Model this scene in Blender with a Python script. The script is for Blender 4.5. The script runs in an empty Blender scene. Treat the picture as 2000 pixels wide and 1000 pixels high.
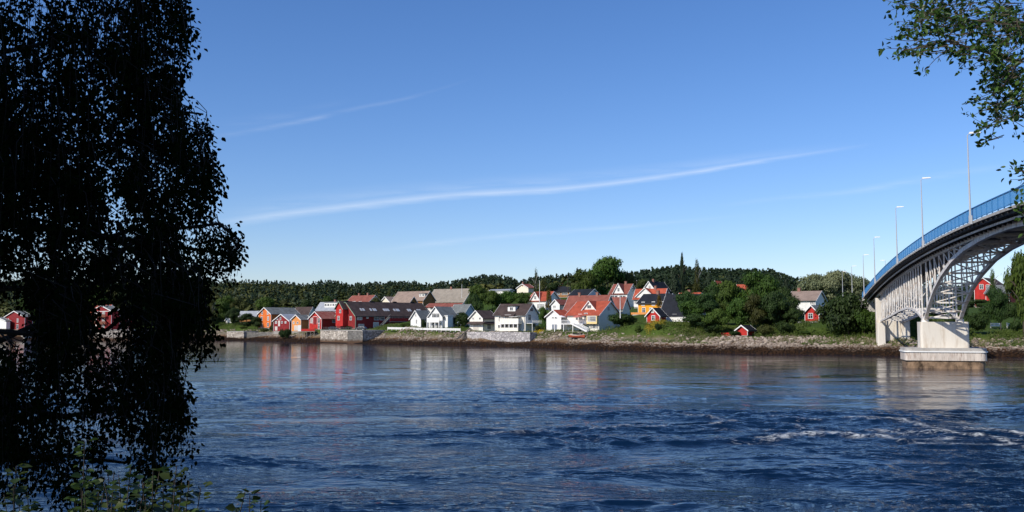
import bpy, math, random
import numpy as np
from mathutils import Vector, Matrix
# ------------------------------------------------------------------ camera, world, sun
scn = bpy.context.scene
COL = scn.collection
F = 1800.0; CAMH = 7.07; TH = math.atan(132 / 1800.0)
cd = bpy.data.cameras.new("camera"); cam = bpy.data.objects.new("camera", cd); COL.objects.link(cam)
cd.sensor_width = 36.0; cd.lens = 36.0 * F / 2000.0; cd.clip_start = 0.1; cd.clip_end = 12000
cam.location = (0, 0, CAMH); cam.rotation_euler = (math.pi / 2 + TH, 0, 0)
scn.camera = cam
SUN_EL = math.radians(36); SH = Vector((-0.77, -0.64, 0)).normalized()
SDIR = Vector((SH.x * math.cos(SUN_EL), SH.y * math.cos(SUN_EL), math.sin(SUN_EL)))
sd = bpy.data.lights.new("sun", 'SUN'); sd.energy = 4.6; sd.angle = math.radians(0.5); sd.color = (1.0, 0.93, 0.82)
sun = bpy.data.objects.new("sun", sd); COL.objects.link(sun); sun.rotation_euler = SDIR.to_track_quat('Z', 'Y').to_euler()
sun.location = (0, 0, 60)
scn.view_settings.view_transform = 'Standard'; scn.view_settings.look = 'None'
scn.view_settings.gamma = 1.0; scn.view_settings.exposure = 0.0

def ray(px, py):
    u = (px - 1000) / F; v = (500 - py) / F
    dy = math.cos(TH) - v * math.sin(TH); dz = math.sin(TH) + v * math.cos(TH)
    return u / dy, dz / dy
def at(px, py, D):
    a, b = ray(px, py); return Vector((a * D, D, CAMH + b * D))
def on_water(px, py, z=0.0):
    a, b = ray(px, py); D = (z - CAMH) / b; return Vector((a * D, D, z))

W = bpy.data.worlds.new("World"); scn.world = W; W.use_nodes = True
def build_world():
    nt = W.node_tree; nt.nodes.clear(); N = nt.nodes.new; L = nt.links.new
    out = N('ShaderNodeOutputWorld'); bg = N('ShaderNodeBackground'); bg.inputs['Strength'].default_value = 0.138
    sky = N('ShaderNodeTexSky'); sky.sky_type = 'NISHITA'; sky.sun_disc = False
    sky.sun_elevation = SUN_EL; sky.sun_rotation = math.atan2(SH.x, SH.y)
    sky.air_density = 1.0; sky.dust_density = 0.3; sky.ozone_density = 3.5; sky.altitude = 100
    hs = N('ShaderNodeHueSaturation'); hs.inputs['Saturation'].default_value = 1.15; hs.inputs['Value'].default_value = 1.0
    tint = N('ShaderNodeMix'); tint.data_type = 'RGBA'; tint.blend_type = 'MULTIPLY'; tint.inputs['Factor'].default_value = 1; tint.inputs['B'].default_value = (.87, .87, 1.02, 1)
    L(sky.outputs[0], tint.inputs['A']); L(tint.outputs['Result'], hs.inputs['Color'])
    tc = N('ShaderNodeTexCoord'); sp = N('ShaderNodeSeparateXYZ'); L(tc.outputs['Generated'], sp.inputs[0])
    def m(op, a, b=None, c=None, clamp=False):
        n = N('ShaderNodeMath'); n.operation = op; n.use_clamp = clamp
        for i, v in enumerate((a, b, c)):
            if v is None: continue
            if isinstance(v, (int, float)): n.inputs[i].default_value = v
            else: L(v, n.inputs[i])
        return n.outputs[0]
    yy = m('MAXIMUM', sp.outputs['Y'], 0.02)
    u = m('DIVIDE', sp.outputs['X'], yy); v = m('DIVIDE', sp.outputs['Z'], yy)
    front = m('GREATER_THAN', sp.outputs['Y'], 0.05)
    cv = N('ShaderNodeCombineXYZ'); L(m('MULTIPLY', u, 2.2), cv.inputs[0]); L(m('MULTIPLY', v, 22.0), cv.inputs[1])
    nz = N('ShaderNodeTexNoise'); nz.inputs['Scale'].default_value = 5.0; nz.inputs['Detail'].default_value = 10; nz.inputs['Roughness'].default_value = 0.62
    L(cv.outputs[0], nz.inputs['Vector'])
    total = None
    # (points px), half widths left/right, strength, wispiness: thin cirrus streaks seen high over the town
    streaks = [([(380, 443), (640, 408), (900, 380), (1100, 368), (1300, 344), (1500, 312), (1710, 281)], 0.0085, 0.0035, 0.36, 0.4),
               ([(400, 425), (640, 392), (900, 366), (1100, 352), (1300, 330), (1500, 303), (1700, 281)], 0.018, 0.007, 0.12, 0.9),
               ([(380, 272), (560, 242), (700, 211), (800, 190), (930, 150)], 0.006, 0.0025, 0.13, 0.85),
               ([(380, 255), (560, 225), (640, 205), (700, 190)], 0.014, 0.005, 0.10, 0.95),
               ([(700, 495), (850, 475), (1000, 460), (1250, 440), (1500, 415)], 0.006, 0.003, 0.16, 0.8),
               ([(1400, 403), (1500, 390), (1650, 376), (1800, 350), (2050, 310)], 0.004, 0.008, 0.14, 0.8)]
    for pts, w0, w1, st, wisp in streaks:
        uv = [ray(*p) for p in pts]
        u0, u1 = uv[0][0], uv[-1][0]; vmin = min(p[1] for p in uv) - .02; vmax = max(p[1] for p in uv) + .02
        t = m('DIVIDE', m('SUBTRACT', u, u0), u1 - u0, clamp=True)
        fc = N('ShaderNodeFloatCurve'); c = fc.mapping.curves[0]
        P = [((a - u0) / (u1 - u0), (b - vmin) / (vmax - vmin)) for a, b in uv]
        c.points[0].location = P[0]; c.points[-1].location = P[-1]
        for q in P[1:-1]: c.points.new(*q)
        fc.mapping.update(); L(t, fc.inputs['Value'])
        vc = m('MULTIPLY_ADD', fc.outputs[0], vmax - vmin, vmin)
        wob = m('MULTIPLY', m('SUBTRACT', nz.outputs[0], 0.5), w0 * .55)
        d = m('ABSOLUTE', m('ADD', m('SUBTRACT', v, vc), wob))
        wd = m('MULTIPLY_ADD', t, w1 - w0, w0)
        g = m('SUBTRACT', 1.0, m('DIVIDE', d, wd), clamp=True); g = m('POWER', g, 1.3)
        e = m('MULTIPLY', m('MULTIPLY', m('SUBTRACT', u, u0), 12.0, clamp=True), m('MULTIPLY', m('SUBTRACT', u1, u), 6.0, clamp=True))
        mr = N('ShaderNodeMapRange'); L(nz.outputs[0], mr.inputs[0]); mr.inputs[1].default_value = 0.35; mr.inputs[2].default_value = 0.68
        mr.inputs[3].default_value = 1 - wisp; mr.inputs[4].default_value = 1.0
        s = m('MULTIPLY', m('MULTIPLY', m('MULTIPLY', g, e), mr.outputs[0]), st)
        total = s if total is None else m('MAXIMUM', total, s)
    total = m('MULTIPLY', total, front)
    mx = N('ShaderNodeMix'); mx.data_type = 'RGBA'; L(total, mx.inputs['Factor']); L(hs.outputs[0], mx.inputs['A'])
    mx.inputs['B'].default_value = (7.2, 7.6, 8.2, 1)
    L(mx.outputs['Result'], bg.inputs['Color']); L(bg.outputs[0], out.inputs[0])
build_world()

# ------------------------------------------------------------------ helpers
R = random.Random(7)
def lab(o, label=None, cat=None, group=None, kind=None):
    if label: o["label"] = label
    if cat: o["category"] = cat
    if group: o["group"] = group
    if kind: o["kind"] = kind
    return o
def empty(name, loc, rz=0.0, **k):
    o = bpy.data.objects.new(name, None); COL.objects.link(o); o.location = loc; o.rotation_euler = (0, 0, rz)
    o.empty_display_size = 0.5
    return lab(o, **k)
class MB:
    def __init__(s): s.v = []; s.f = []
    def add(s, v, f):
        n = len(s.v); s.v += [tuple(p) for p in v]; s.f += [tuple(i + n for i in q) for q in f]; return s
    def box(s, a, b):
        (x0, y0, z0), (x1, y1, z1) = a, b
        return s.add([(x0, y0, z0), (x1, y0, z0), (x1, y1, z0), (x0, y1, z0), (x0, y0, z1), (x1, y0, z1), (x1, y1, z1), (x0, y1, z1)],
                     [(0, 3, 2, 1), (4, 5, 6, 7), (0, 1, 5, 4), (1, 2, 6, 5), (2, 3, 7, 6), (3, 0, 4, 7)])
    def bar(s, p, q, w, h=None, up=(0, 0, 1)):
        p = Vector(p); q = Vector(q); h = w if h is None else h; d = (q - p).normalized(); u = Vector(up)
        if abs(d.dot(u)) > 0.98: u = Vector((1, 0, 0))
        a = d.cross(u).normalized() * (w / 2); b = a.cross(d).normalized() * (h / 2)
        v = [p - a - b, p + a - b, p + a + b, p - a + b, q - a - b, q + a - b, q + a + b, q - a + b]
        return s.add(v, [(0, 3, 2, 1), (4, 5, 6, 7), (0, 1, 5, 4), (1, 2, 6, 5), (2, 3, 7, 6), (3, 0, 4, 7)])
    def tube(s, pts, rad, n=7, cap=True):
        pts = [Vector(p) for p in pts]; rs = rad if isinstance(rad, (list, tuple)) else [rad] * len(pts)
        base = len(s.v)
        for i, p in enumerate(pts):
            d = (pts[min(i + 1, len(pts) - 1)] - pts[max(i - 1, 0)])
            d = d.normalized() if d.length > 1e-9 else Vector((0, 0, 1))
            u = Vector((0, 0, 1)) if abs(d.z) < 0.9 else Vector((1, 0, 0))
            a = d.cross(u).normalized(); b = a.cross(d)
            for k in range(n):
                t = 2 * math.pi * k / n; s.v.append(tuple(p + (a * math.cos(t) + b * math.sin(t)) * rs[i]))
        for i in range(len(pts) - 1):
            for k in range(n):
                k2 = (k + 1) % n; s.f.append((base + i * n + k, base + i * n + k2, base + (i + 1) * n + k2, base + (i + 1) * n + k))
        if cap:
            s.f.append(tuple(base + k for k in range(n))[::-1]); s.f.append(tuple(base + (len(pts) - 1) * n + k for k in range(n)))
        return s
    def prism(s, poly, fn, t0, t1):      # polygon (a,b) extruded along t with fn(a,b,t)->xyz
        n = len(poly); v = [fn(a, b, t0) for a, b in poly] + [fn(a, b, t1) for a, b in poly]
        return s.add(v, [tuple(range(n))[::-1], tuple(range(n, 2 * n))] + [(i, (i + 1) % n, n + (i + 1) % n, n + i) for i in range(n)])
    def mesh(s, name, m, smooth=False):
        me = bpy.data.meshes.new(name); me.from_pydata(s.v, [], s.f); me.update()
        if m: me.materials.append(m)
        if smooth: me.polygons.foreach_set('use_smooth', [True] * len(me.polygons))
        return me
    def build(s, name, m, parent=None, smooth=False, **k):
        o = bpy.data.objects.new(name, s.mesh(name, m, smooth)); COL.objects.link(o)
        if parent: o.parent = parent
        return lab(o, **k)
def np_mesh(name, V, Q, m, smooth=False, tri=False):
    n = 3 if tri else 4; me = bpy.data.meshes.new(name); V = np.asarray(V, np.float32); Q = np.asarray(Q, np.int32)
    me.vertices.add(len(V)); me.vertices.foreach_set('co', V.ravel())
    me.loops.add(Q.size); me.loops.foreach_set('vertex_index', Q.ravel())
    me.polygons.add(len(Q)); me.polygons.foreach_set('loop_start', np.arange(0, Q.size, n, dtype=np.int32))
    try: me.polygons.foreach_set('loop_total', np.full(len(Q), n, np.int32))
    except Exception: pass
    if smooth: me.polygons.foreach_set('use_smooth', np.ones(len(Q), bool))
    me.update(calc_edges=True); me.validate()
    if m: me.materials.append(m)
    return me
def link(name, me, parent=None, **k):
    o = bpy.data.objects.new(name, me); COL.objects.link(o)
    if parent: o.parent = parent
    return lab(o, **k)
def copy_tree(o, parent=None):
    c = o.copy(); COL.objects.link(c); c.parent = parent
    for ch in list(o.children): copy_tree(ch, c)
    return c

# ------------------------------------------------------------------ materials
MATS = {}
def new_mat(name):
    m = bpy.data.materials.new(name); m.use_nodes = True; nt = m.node_tree
    return m, nt, nt.nodes.get('Principled BSDF')
def mat(name, col, rough=0.8, var=0.12, scale=1.5, bump=0.0, bscale=8.0, stretch=(1, 1, 1), metal=0.0, spec=0.3, dirt=None, dscale=0.6):
    if name in MATS: return MATS[name]
    m, nt, b = new_mat(name); N = nt.nodes.new; L = nt.links.new
    b.inputs['Roughness'].default_value = rough; b.inputs['Metallic'].default_value = metal
    b.inputs['Specular IOR Level'].default_value = spec
    tc = N('ShaderNodeTexCoord'); mp = N('ShaderNodeMapping'); mp.inputs['Scale'].default_value = stretch; L(tc.outputs['Object'], mp.inputs[0])
    nz = N('ShaderNodeTexNoise'); nz.inputs['Scale'].default_value = scale; nz.inputs['Detail'].default_value = 6; L(mp.outputs[0], nz.inputs[0])
    cr = N('ShaderNodeMix'); cr.data_type = 'RGBA'
    mr = N('ShaderNodeMapRange'); mr.inputs[1].default_value = 0.3; mr.inputs[2].default_value = 0.7; L(nz.outputs[0], mr.inputs[0])
    L(mr.outputs[0], cr.inputs['Factor'])
    cr.inputs['A'].default_value = (*[c * (1 - var) for c in col], 1); cr.inputs['B'].default_value = (*[min(1, c * (1 + var)) for c in col], 1)
    o = cr.outputs['Result']
    if dirt:
        n2 = N('ShaderNodeTexNoise'); n2.inputs['Scale'].default_value = dscale; n2.inputs['Detail'].default_value = 8; n2.inputs['Roughness'].default_value = .65; L(mp.outputs[0] if stretch != (1, 1, 1) else tc.outputs['Object'], n2.inputs[0])
        m2 = N('ShaderNodeMapRange'); m2.inputs[1].default_value = 0.5; m2.inputs[2].default_value = 0.68; L(n2.outputs[0], m2.inputs[0])
        c2 = N('ShaderNodeMix'); c2.data_type = 'RGBA'; L(m2.outputs[0], c2.inputs['Factor']); L(o, c2.inputs['A']); c2.inputs['B'].default_value = (*dirt, 1); o = c2.outputs['Result']
    L(o, b.inputs['Base Color'])
    if bump:
        n3 = N('ShaderNodeTexNoise'); n3.inputs['Scale'].default_value = bscale; n3.inputs['Detail'].default_value = 5; L(mp.outputs[0], n3.inputs[0])
        bp = N('ShaderNodeBump'); bp.inputs['Strength'].default_value = bump; bp.inputs['Distance'].default_value = 0.1; L(n3.outputs[0], bp.inputs['Height']); L(bp.outputs[0], b.inputs['Normal'])
    MATS[name] = m; return m
def cladding(name, col, var=0.1, pitch=0.18, vertical=False):     # painted board walls: fine board lines, weathering
    if name in MATS: return MATS[name]
    m, nt, b = new_mat(name); N = nt.nodes.new; L = nt.links.new
    b.inputs['Roughness'].default_value = 0.7; b.inputs['Specular IOR Level'].default_value = 0.25
    tc = N('ShaderNodeTexCoord'); sp = N('ShaderNodeSeparateXYZ'); L(tc.outputs['Object'], sp.inputs[0])
    src = sp.outputs['Z']
    if vertical:
        ad = N('ShaderNodeMath'); ad.operation = 'ADD'; L(sp.outputs['X'], ad.inputs[0]); L(sp.outputs['Y'], ad.inputs[1]); src = ad.outputs[0]
    fr = N('ShaderNodeMath'); fr.operation = 'DIVIDE'; L(src, fr.inputs[0]); fr.inputs[1].default_value = pitch
    f2 = N('ShaderNodeMath'); f2.operation = 'FRACT'; L(fr.outputs[0], f2.inputs[0])
    bp = N('ShaderNodeBump'); bp.inputs['Strength'].default_value = 0.35; bp.inputs['Distance'].default_value = 0.02; L(f2.outputs[0], bp.inputs['Height']); L(bp.outputs[0], b.inputs['Normal'])
    nz = N('ShaderNodeTexNoise'); nz.inputs['Scale'].default_value = 0.9; nz.inputs['Detail'].default_value = 8; L(tc.outputs['Object'], nz.inputs[0])
    mr = N('ShaderNodeMapRange'); mr.inputs[1].default_value = 0.3; mr.inputs[2].default_value = 0.7; L(nz.outputs[0], mr.inputs[0])
    cr = N('ShaderNodeMix'); cr.data_type = 'RGBA'; L(mr.outputs[0], cr.inputs['Factor'])
    cr.inputs['A'].default_value = (*[c * (1 - var) for c in col], 1); cr.inputs['B'].default_value = (*[min(1, c * (1 + var)) for c in col], 1)
    L(cr.outputs['Result'], b.inputs['Base Color']); MATS[name] = m; return m
def roofing(name, col, var=0.25, rough=0.85, moss=None):          # tiled roof: rows and columns of tiles with colour jitter
    if name in MATS: return MATS[name]
    m, nt, b = new_mat(name); N = nt.nodes.new; L = nt.links.new
    b.inputs['Roughness'].default_value = rough; b.inputs['Specular IOR Level'].default_value = 0.25
    tc = N('ShaderNodeTexCoord')
    vo = N('ShaderNodeTexVoronoi'); vo.inputs['Scale'].default_value = 2.2; L(tc.outputs['Object'], vo.inputs['Vector'])
    sp = N('ShaderNodeSeparateColor'); L(vo.outputs['Color'], sp.inputs[0])
    nz = N('ShaderNodeTexNoise'); nz.inputs['Scale'].default_value = 0.5; nz.inputs['Detail'].default_value = 8; L(tc.outputs['Object'], nz.inputs[0])
    av = N('ShaderNodeMath'); av.operation = 'MULTIPLY_ADD'; L(sp.outputs[0], av.inputs[0]); av.inputs[1].default_value = 0.4
    mr = N('ShaderNodeMapRange'); mr.inputs[1].default_value = 0.35; mr.inputs[2].default_value = 0.65; mr.inputs[4].default_value = 0.6; L(nz.outputs[0], mr.inputs[0]); L(mr.outputs[0], av.inputs[2])
    cr = N('ShaderNodeMix'); cr.data_type = 'RGBA'; L(av.outputs[0], cr.inputs['Factor'])
    cr.inputs['A'].default_value = (*[c * (1 - var) for c in col], 1); cr.inputs['B'].default_value = (*([min(1, c * (1 + var)) for c in col] if not moss else moss), 1)
    L(cr.outputs['Result'], b.inputs['Base Color'])
    wv = N('ShaderNodeTexWave'); wv.bands_direction = 'Z'; wv.inputs['Scale'].default_value = 1.6; L(tc.outputs['Object'], wv.inputs[0])
    bp = N('ShaderNodeBump'); bp.inputs['Strength'].default_value = 0.5; bp.inputs['Distance'].default_value = 0.05; L(wv.outputs[1], bp.inputs['Height']); L(bp.outputs[0], b.inputs['Normal'])
    MATS[name] = m; return m
def leafmat(name, c1, c2, trans=0.25, ns=0.5, rough=0.6, spec=0.2, hue=0.02):
    if name in MATS: return MATS[name]
    m, nt, b = new_mat(name); N = nt.nodes.new; L = nt.links.new
    b.inputs['Roughness'].default_value = rough; b.inputs['Specular IOR Level'].default_value = spec
    tc = N('ShaderNodeTexCoord'); nz = N('ShaderNodeTexNoise'); nz.inputs['Scale'].default_value = ns; nz.inputs['Detail'].default_value = 4; L(tc.outputs['Object'], nz.inputs[0])
    gi = N('ShaderNodeNewGeometry'); oi = N('ShaderNodeObjectInfo')
    a1 = N('ShaderNodeMath'); a1.operation = 'MULTIPLY_ADD'; L(gi.outputs['Random Per Island'], a1.inputs[0]); a1.inputs[1].default_value = 0.5
    s1 = N('ShaderNodeMapRange'); s1.inputs[1].default_value = 0.35; s1.inputs[2].default_value = 0.65; s1.inputs[4].default_value = 0.5; L(nz.outputs[0], s1.inputs[0]); L(s1.outputs[0], a1.inputs[2])
    cr = N('ShaderNodeMix'); cr.data_type = 'RGBA'; L(a1.outputs[0], cr.inputs['Factor']); cr.inputs['A'].default_value = (*c1, 1); cr.inputs['B'].default_value = (*c2, 1)
    hv = N('ShaderNodeHueSaturation'); L(cr.outputs['Result'], hv.inputs['Color'])
    h1 = N('ShaderNodeMapRange'); h1.inputs[3].default_value = 0.5 - hue; h1.inputs[4].default_value = 0.5 + hue; L(oi.outputs['Random'], h1.inputs[0]); L(h1.outputs[0], hv.inputs['Hue'])
    v0 = N('ShaderNodeMath'); v0.operation = 'FRACT'; v1 = N('ShaderNodeMath'); v1.operation = 'MULTIPLY'; v1.inputs[1].default_value = 7.3; L(oi.outputs['Random'], v1.inputs[0]); L(v1.outputs[0], v0.inputs[0])
    h2 = N('ShaderNodeMapRange'); h2.inputs[3].default_value = 0.75; h2.inputs[4].default_value = 1.2; L(v0.outputs[0], h2.inputs[0]); L(h2.outputs[0], hv.inputs['Value'])
    L(hv.outputs[0], b.inputs['Base Color'])
    tr = N('ShaderNodeBsdfTranslucent'); L(hv.outputs[0], tr.inputs[0]); mx = N('ShaderNodeMixShader'); mx.inputs[0].default_value = trans
    out = nt.nodes.get('Material Output'); L(b.outputs[0], mx.inputs[1]); L(tr.outputs[0], mx.inputs[2]); L(mx.outputs[0], out.inputs[0])
    MATS[name] = m; return m

WHITE = cladding('white board', (0.78, 0.77, 0.72), 0.09)
CREAM = cladding('cream board', (0.78, 0.70, 0.55), 0.05)
PCREAM = cladding('pale cream board', (0.80, 0.76, 0.66), 0.05)
RED = cladding('red board', (0.42, 0.025, 0.02), 0.2, vertical=True)
DRED = cladding('dark red board', (0.21, 0.018, 0.018), 0.25, vertical=True)
ORANGE = cladding('orange board', (0.62, 0.15, 0.03), 0.15, vertical=True)
OCHRE = cladding('ochre board', (0.66, 0.27, 0.08), 0.15, vertical=True)
YELLOW = cladding('yellow board', (0.78, 0.33, 0.02), 0.08)
YCREAM = cladding('yellow cream board', (0.80, 0.60, 0.28), 0.06)
BLUEG = cladding('blue grey board', (0.48, 0.54, 0.62), 0.06)
BROWNW = cladding('brown board', (0.30, 0.14, 0.05), 0.2, vertical=True)
TRIM = mat('white trim paint', (0.80, 0.79, 0.76), 0.5, 0.03)
GTRIM = mat('green trim paint', (0.25, 0.36, 0.26), 0.5, 0.08)
GLASS = mat('dark window glass', (0.035, 0.045, 0.055), 0.08, 0.3, spec=0.6)
CURT = mat('curtained window glass', (0.30, 0.29, 0.27), 0.15, 0.4, spec=0.5, scale=3)
R_RED = roofing('orange red tiles', (0.36, 0.075, 0.04), 0.25)
R_BRED = roofing('brown red tiles', (0.23, 0.075, 0.055), 0.25)
R_BRN = roofing('dark brown tiles', (0.065, 0.045, 0.04), 0.3)
R_BLK = roofing('black glazed tiles', (0.013, 0.015, 0.021), 0.3, 0.8)
R_SLATE = roofing('grey slate', (0.15, 0.16, 0.155), 0.35)
R_LGREY = roofing('pale grey sheet roof', (0.30, 0.32, 0.35), 0.15, 0.5)
R_TAN = roofing('tan weathered tiles', (0.27, 0.235, 0.19), 0.2)
R_TANB = roofing('beige brown weathered tiles', (0.27, 0.20, 0.16), 0.2)
R_RUST = roofing('rusty red metal roof', (0.30, 0.06, 0.035), 0.2, 0.6, moss=(0.36, 0.16, 0.12))
CONC = mat('grey concrete', (0.42, 0.40, 0.37), 0.9, 0.12, 1.0, 0.3, 5, dirt=(0.28, 0.24, 0.20))
BRICK = mat('chimney brick', (0.26, 0.13, 0.10), 0.9, 0.25, 6)
FOUND = mat('foundation plaster', (0.30, 0.28, 0.25), 0.9, 0.15, 1)
BARK = mat('bark', (0.075, 0.06, 0.045), 0.95, 0.35, 4, 0.6, 12, stretch=(1, 1, .25))
BBARK = mat('birch bark', (0.30, 0.29, 0.27), 0.9, 0.4, 4, 0.4, 12, stretch=(.4, .4, 2), dirt=(0.04, 0.035, 0.03), dscale=2.5)
L_MID = leafmat('mid green leaves', (0.022, 0.052, 0.007), (0.090, 0.145, 0.020))
L_DARK = leafmat('dark green leaves', (0.013, 0.032, 0.008), (0.050, 0.085, 0.016))
L_CON = leafmat('conifer needles', (0.008, 0.020, 0.010), (0.028, 0.048, 0.018), 0.05)
L_OLIVE = leafmat('olive leaves', (0.030, 0.042, 0.010), (0.090, 0.100, 0.022))
L_PALE = leafmat('pale willow leaves', (0.11, 0.14, 0.06), (0.25, 0.28, 0.15))
L_AUT = leafmat('turning leaves', (0.10, 0.055, 0.012), (0.22, 0.13, 0.02))
L_YEL = leafmat('yellow flowers', (0.35, 0.20, 0.01), (0.62, 0.40, 0.02))
L_GRASS = leafmat('grass blades', (0.05, 0.09, 0.012), (0.16, 0.19, 0.045))

# ------------------------------------------------------------------ house specifications (near corner, extents)
# a = degrees the right wall turns away; gab = which visible wall carries the gable (A left, B right)
HS = []
def H(key, name, label, cx, D, yb, ye, yr, xl, xr, a, gab, wall, roof, **k):
    cat = k.pop('cat', 'house')
    HS.append(dict(key=key, name=name, label=label, cx=cx, D=D, yb=yb, ye=ye, yr=yr, xl=xl, xr=xr, a=a, gab=gab, wall=wall, roof=roof, cat=cat, **k))
H('A', 'wooden_house', 'tall orange wooden house with grey roof, leftmost of the orange waterfront buildings', 529, 398, 641, 613, 601, 506, 585, 50, 'A', ORANGE, R_SLATE,
  wins=[('A', 513, 611, .9, 1.3), ('A', 524, 611, .9, 1.3), ('A', 512.5, 622, 1.1, 1.6), ('A', 525, 622, 1.1, 1.6), ('A', 512.5, 635, 1.1, 1.5), ('A', 525, 634, 1.1, 1.5)])
H('B', 'boathouse', 'dark red gabled boathouse with pale sheet roof beside the tall orange house', 565.5, 380, 648, 627, 614, 535.5, 592, 50, 'A', DRED, R_LGREY,
  wins=[('A', 543, 622, .8, 1.0), ('A', 549, 622, .8, 1.0), ('A', 540.5, 629.5, 1.1, .8), ('A', 552, 629.5, .9, .7), ('A', 559, 629.5, .9, .7)], doors=[('A', 546.5, 632, 1.0, 2.2), ('A', 541, 642, 1.4, 1.5)])
H('C', 'boathouse', 'small ochre gabled boathouse with dark roof between two red boathouses', 587.5, 374, 648, 624, 615.5, 571, 607, 50, 'A', OCHRE, R_SLATE,
  wins=[('A', 575, 630.5, .9, .7), ('A', 582.5, 630.5, .9, .7)], doors=[('A', 580, 641, 2.2, 1.9)])
H('D', 'white_house', 'white house with dark roof behind the ochre boathouse', 603, 415, 634, 612, 600, 574, 617, 52, 'B', WHITE, R_BRN, wins=[('A', 585, 617, .9, 1.0), ('A', 595, 617, .9, 1.0)])
H('E', 'boathouse', 'bright red boathouse with rusty roof and big white windows', 628, 366, 644, 622, 609, 605, 664, 48, 'A', RED, R_RUST,
  wins=[('A', 609.5, 626, 1.3, 1.9), ('A', 624, 626, 1.3, 1.9), ('A', 624, 637, 1.0, 1.8), ('B', 653, 626, 1.5, 1.6)], doors=[('A', 616.5, 626, 2.6, 3.0)])
H('F', 'white_building', 'long white building with two bands of windows behind the red boathouse', 668, 425, 626, 605, 590, 618, 688, 55, 'B', WHITE, R_LGREY,
  wins=[('A', 624 + i * 6.2, 608.5, 1.2, .8) for i in range(7)], chim=[.45], dorm=[('A', 644, 601, 590, 8.6, 'flat')])
H('G', 'long_red_building', 'long dark red waterfront building with brown skylit roof and green edged gable', 694, 350, 643, 616, 589.5, 658, 841, 47, 'A', DRED, R_BRN, trim=GTRIM, cat='building',
  wins=[('A', 669, 621.5, 1.1, 1.3), ('A', 686, 621.5, 1.1, 1.3), ('A', 671, 607, .9, 1.2), ('B', 703, 621, 2.2, 1.3), ('B', 718, 620, .9, .7), ('B', 736, 621, 2.2, 1.5), ('B', 747, 621, 2.0, 1.5), ('B', 762, 621, 2.2, 1.5), ('B', 773, 621, 2.6, 1.6), ('B', 783, 621, 1.9, 1.5), ('B', 794, 621, 2.2, 1.5), ('B', 765, 636, 3.0, 1.2), ('B', 775, 636, 3.0, 1.2), ('B', 706, 637, 2.6, 1.4)],
  doors=[('B', 735, 638, 2.4, 2.3)])
H('Hs', 'white_shed', 'little white gabled shed with slate roof left of the white villa', 822, 328, 640, 622, 607, 803, 843, 50, 'A', WHITE, R_SLATE, wins=[('A', 814, 628, .5, 1.4), ('A', 812.5, 616, .4, .7)])
H('I', 'white_villa', 'white villa with slate roof, gable balcony and glazed ground floor', 864, 322, 643, 618, 599.5, 838, 893, 50, 'A', WHITE, R_SLATE,
  wins=[('A', 849, 616, 2.2, 1.3), ('A', 856, 616, 1.2, 1.3), ('A', 848, 635, 1.4, 2.0), ('A', 855.5, 635, 1.2, 2.0), ('A', 860, 635, 1.0, 1.8), ('B', 876, 620.5, 1.6, .8), ('B', 876, 633, 2.0, 2.0)])
H('J', 'grey_house', 'pale blue grey gabled house with mossy grey roof behind the white villa', 908, 348, 640, 609, 595, 880, 927, 55, 'B', BLUEG, R_SLATE, wins=[])
H('K', 'white_garage', 'cream two storey garage house with gable and brown skirt roof', 943, 308, 648, 621, 607, 918, 969, 48, 'A', PCREAM, R_BRN,
  wins=[('A', 924.5, 622, .8, .6), ('A', 937.5, 622, .8, .6), ('A', 938.5, 636, .7, .7), ('B', 955, 638, 1.6, 1.6)], doors=[('A', 930, 640, 2.6, 2.4)])
H('L', 'cream_house', 'large cream house with brown roof, long dormer and projecting balcony', 1026, 296, 648, 613.5, 594, 967, 1051, 58, 'B', PCREAM, R_BRN,
  wins=[('A', 977.5, 623, 1.2, 1.5), ('A', 982.5, 623, 1.2, 1.5), ('A', 976, 637.5, 1.1, .9), ('A', 981.5, 637.5, 1.1, .9), ('A', 996, 621, 2.0, 1.3), ('A', 1012, 622, 1.6, .9), ('A', 993, 637.5, 2.2, 1.2), ('A', 1002, 637.5, 1.6, 1.2), ('B', 1038, 604.5, 1.8, 1.1), ('B', 1042.5, 634, 2.2, 1.6), ('B', 1034, 620, 1.6, 1.8)],
  dorm=[('A', 996, 609, 598, 2.9, 'flat')])
H('M', 'white_annexe', 'white gabled annexe with grey garage door left of the red roofed house', 1096, 286, 648.5, 618, 606, 1067.5, 1116, 45, 'A', WHITE, R_RED,
  wins=[('A', 1079.8, 620.5, .8, .5), ('A', 1086, 620.5, .8, .5)], doors=[('A', 1083, 641, 2.1, 2.1)])
H('N', 'red_roofed_house', 'white and cream house with orange red roof, gabled dormer and white outside stair', 1170, 276, 648, 614.5, 589, 1108, 1211, 55, 'B', PCREAM, R_RED,
  wins=[('A', 1154.5, 620.5, .7, 1.3), ('A', 1159.5, 620.5, .7, 1.3), ('A', 1164.5, 620.5, .7, 1.3), ('A', 1133, 619, 1.2, 1.6), ('A', 1127, 620, 1.0, 1.5), ('A', 1144, 619, 1.0, 2.2), ('A', 1155, 637, .8, 1.2), ('A', 1160, 637, .8, 1.2), ('A', 1165, 637, .8, 1.2), ('B', 1188, 603, 1.3, 1.1), ('B', 1190, 619, 1.6, 1.0)],
  dorm=[('A', 1143, 605.5, 588, 4.6, 'gable')], pane_w=[2], chim=[])
H('O', 'brown_roofed_house', 'house with long brown red roof directly behind the orange red roof', 1180, 326, 622, 604, 577, 1102, 1201, 55, 'B', PCREAM, R_BRED, wins=[], chim=[.3, .75])
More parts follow.
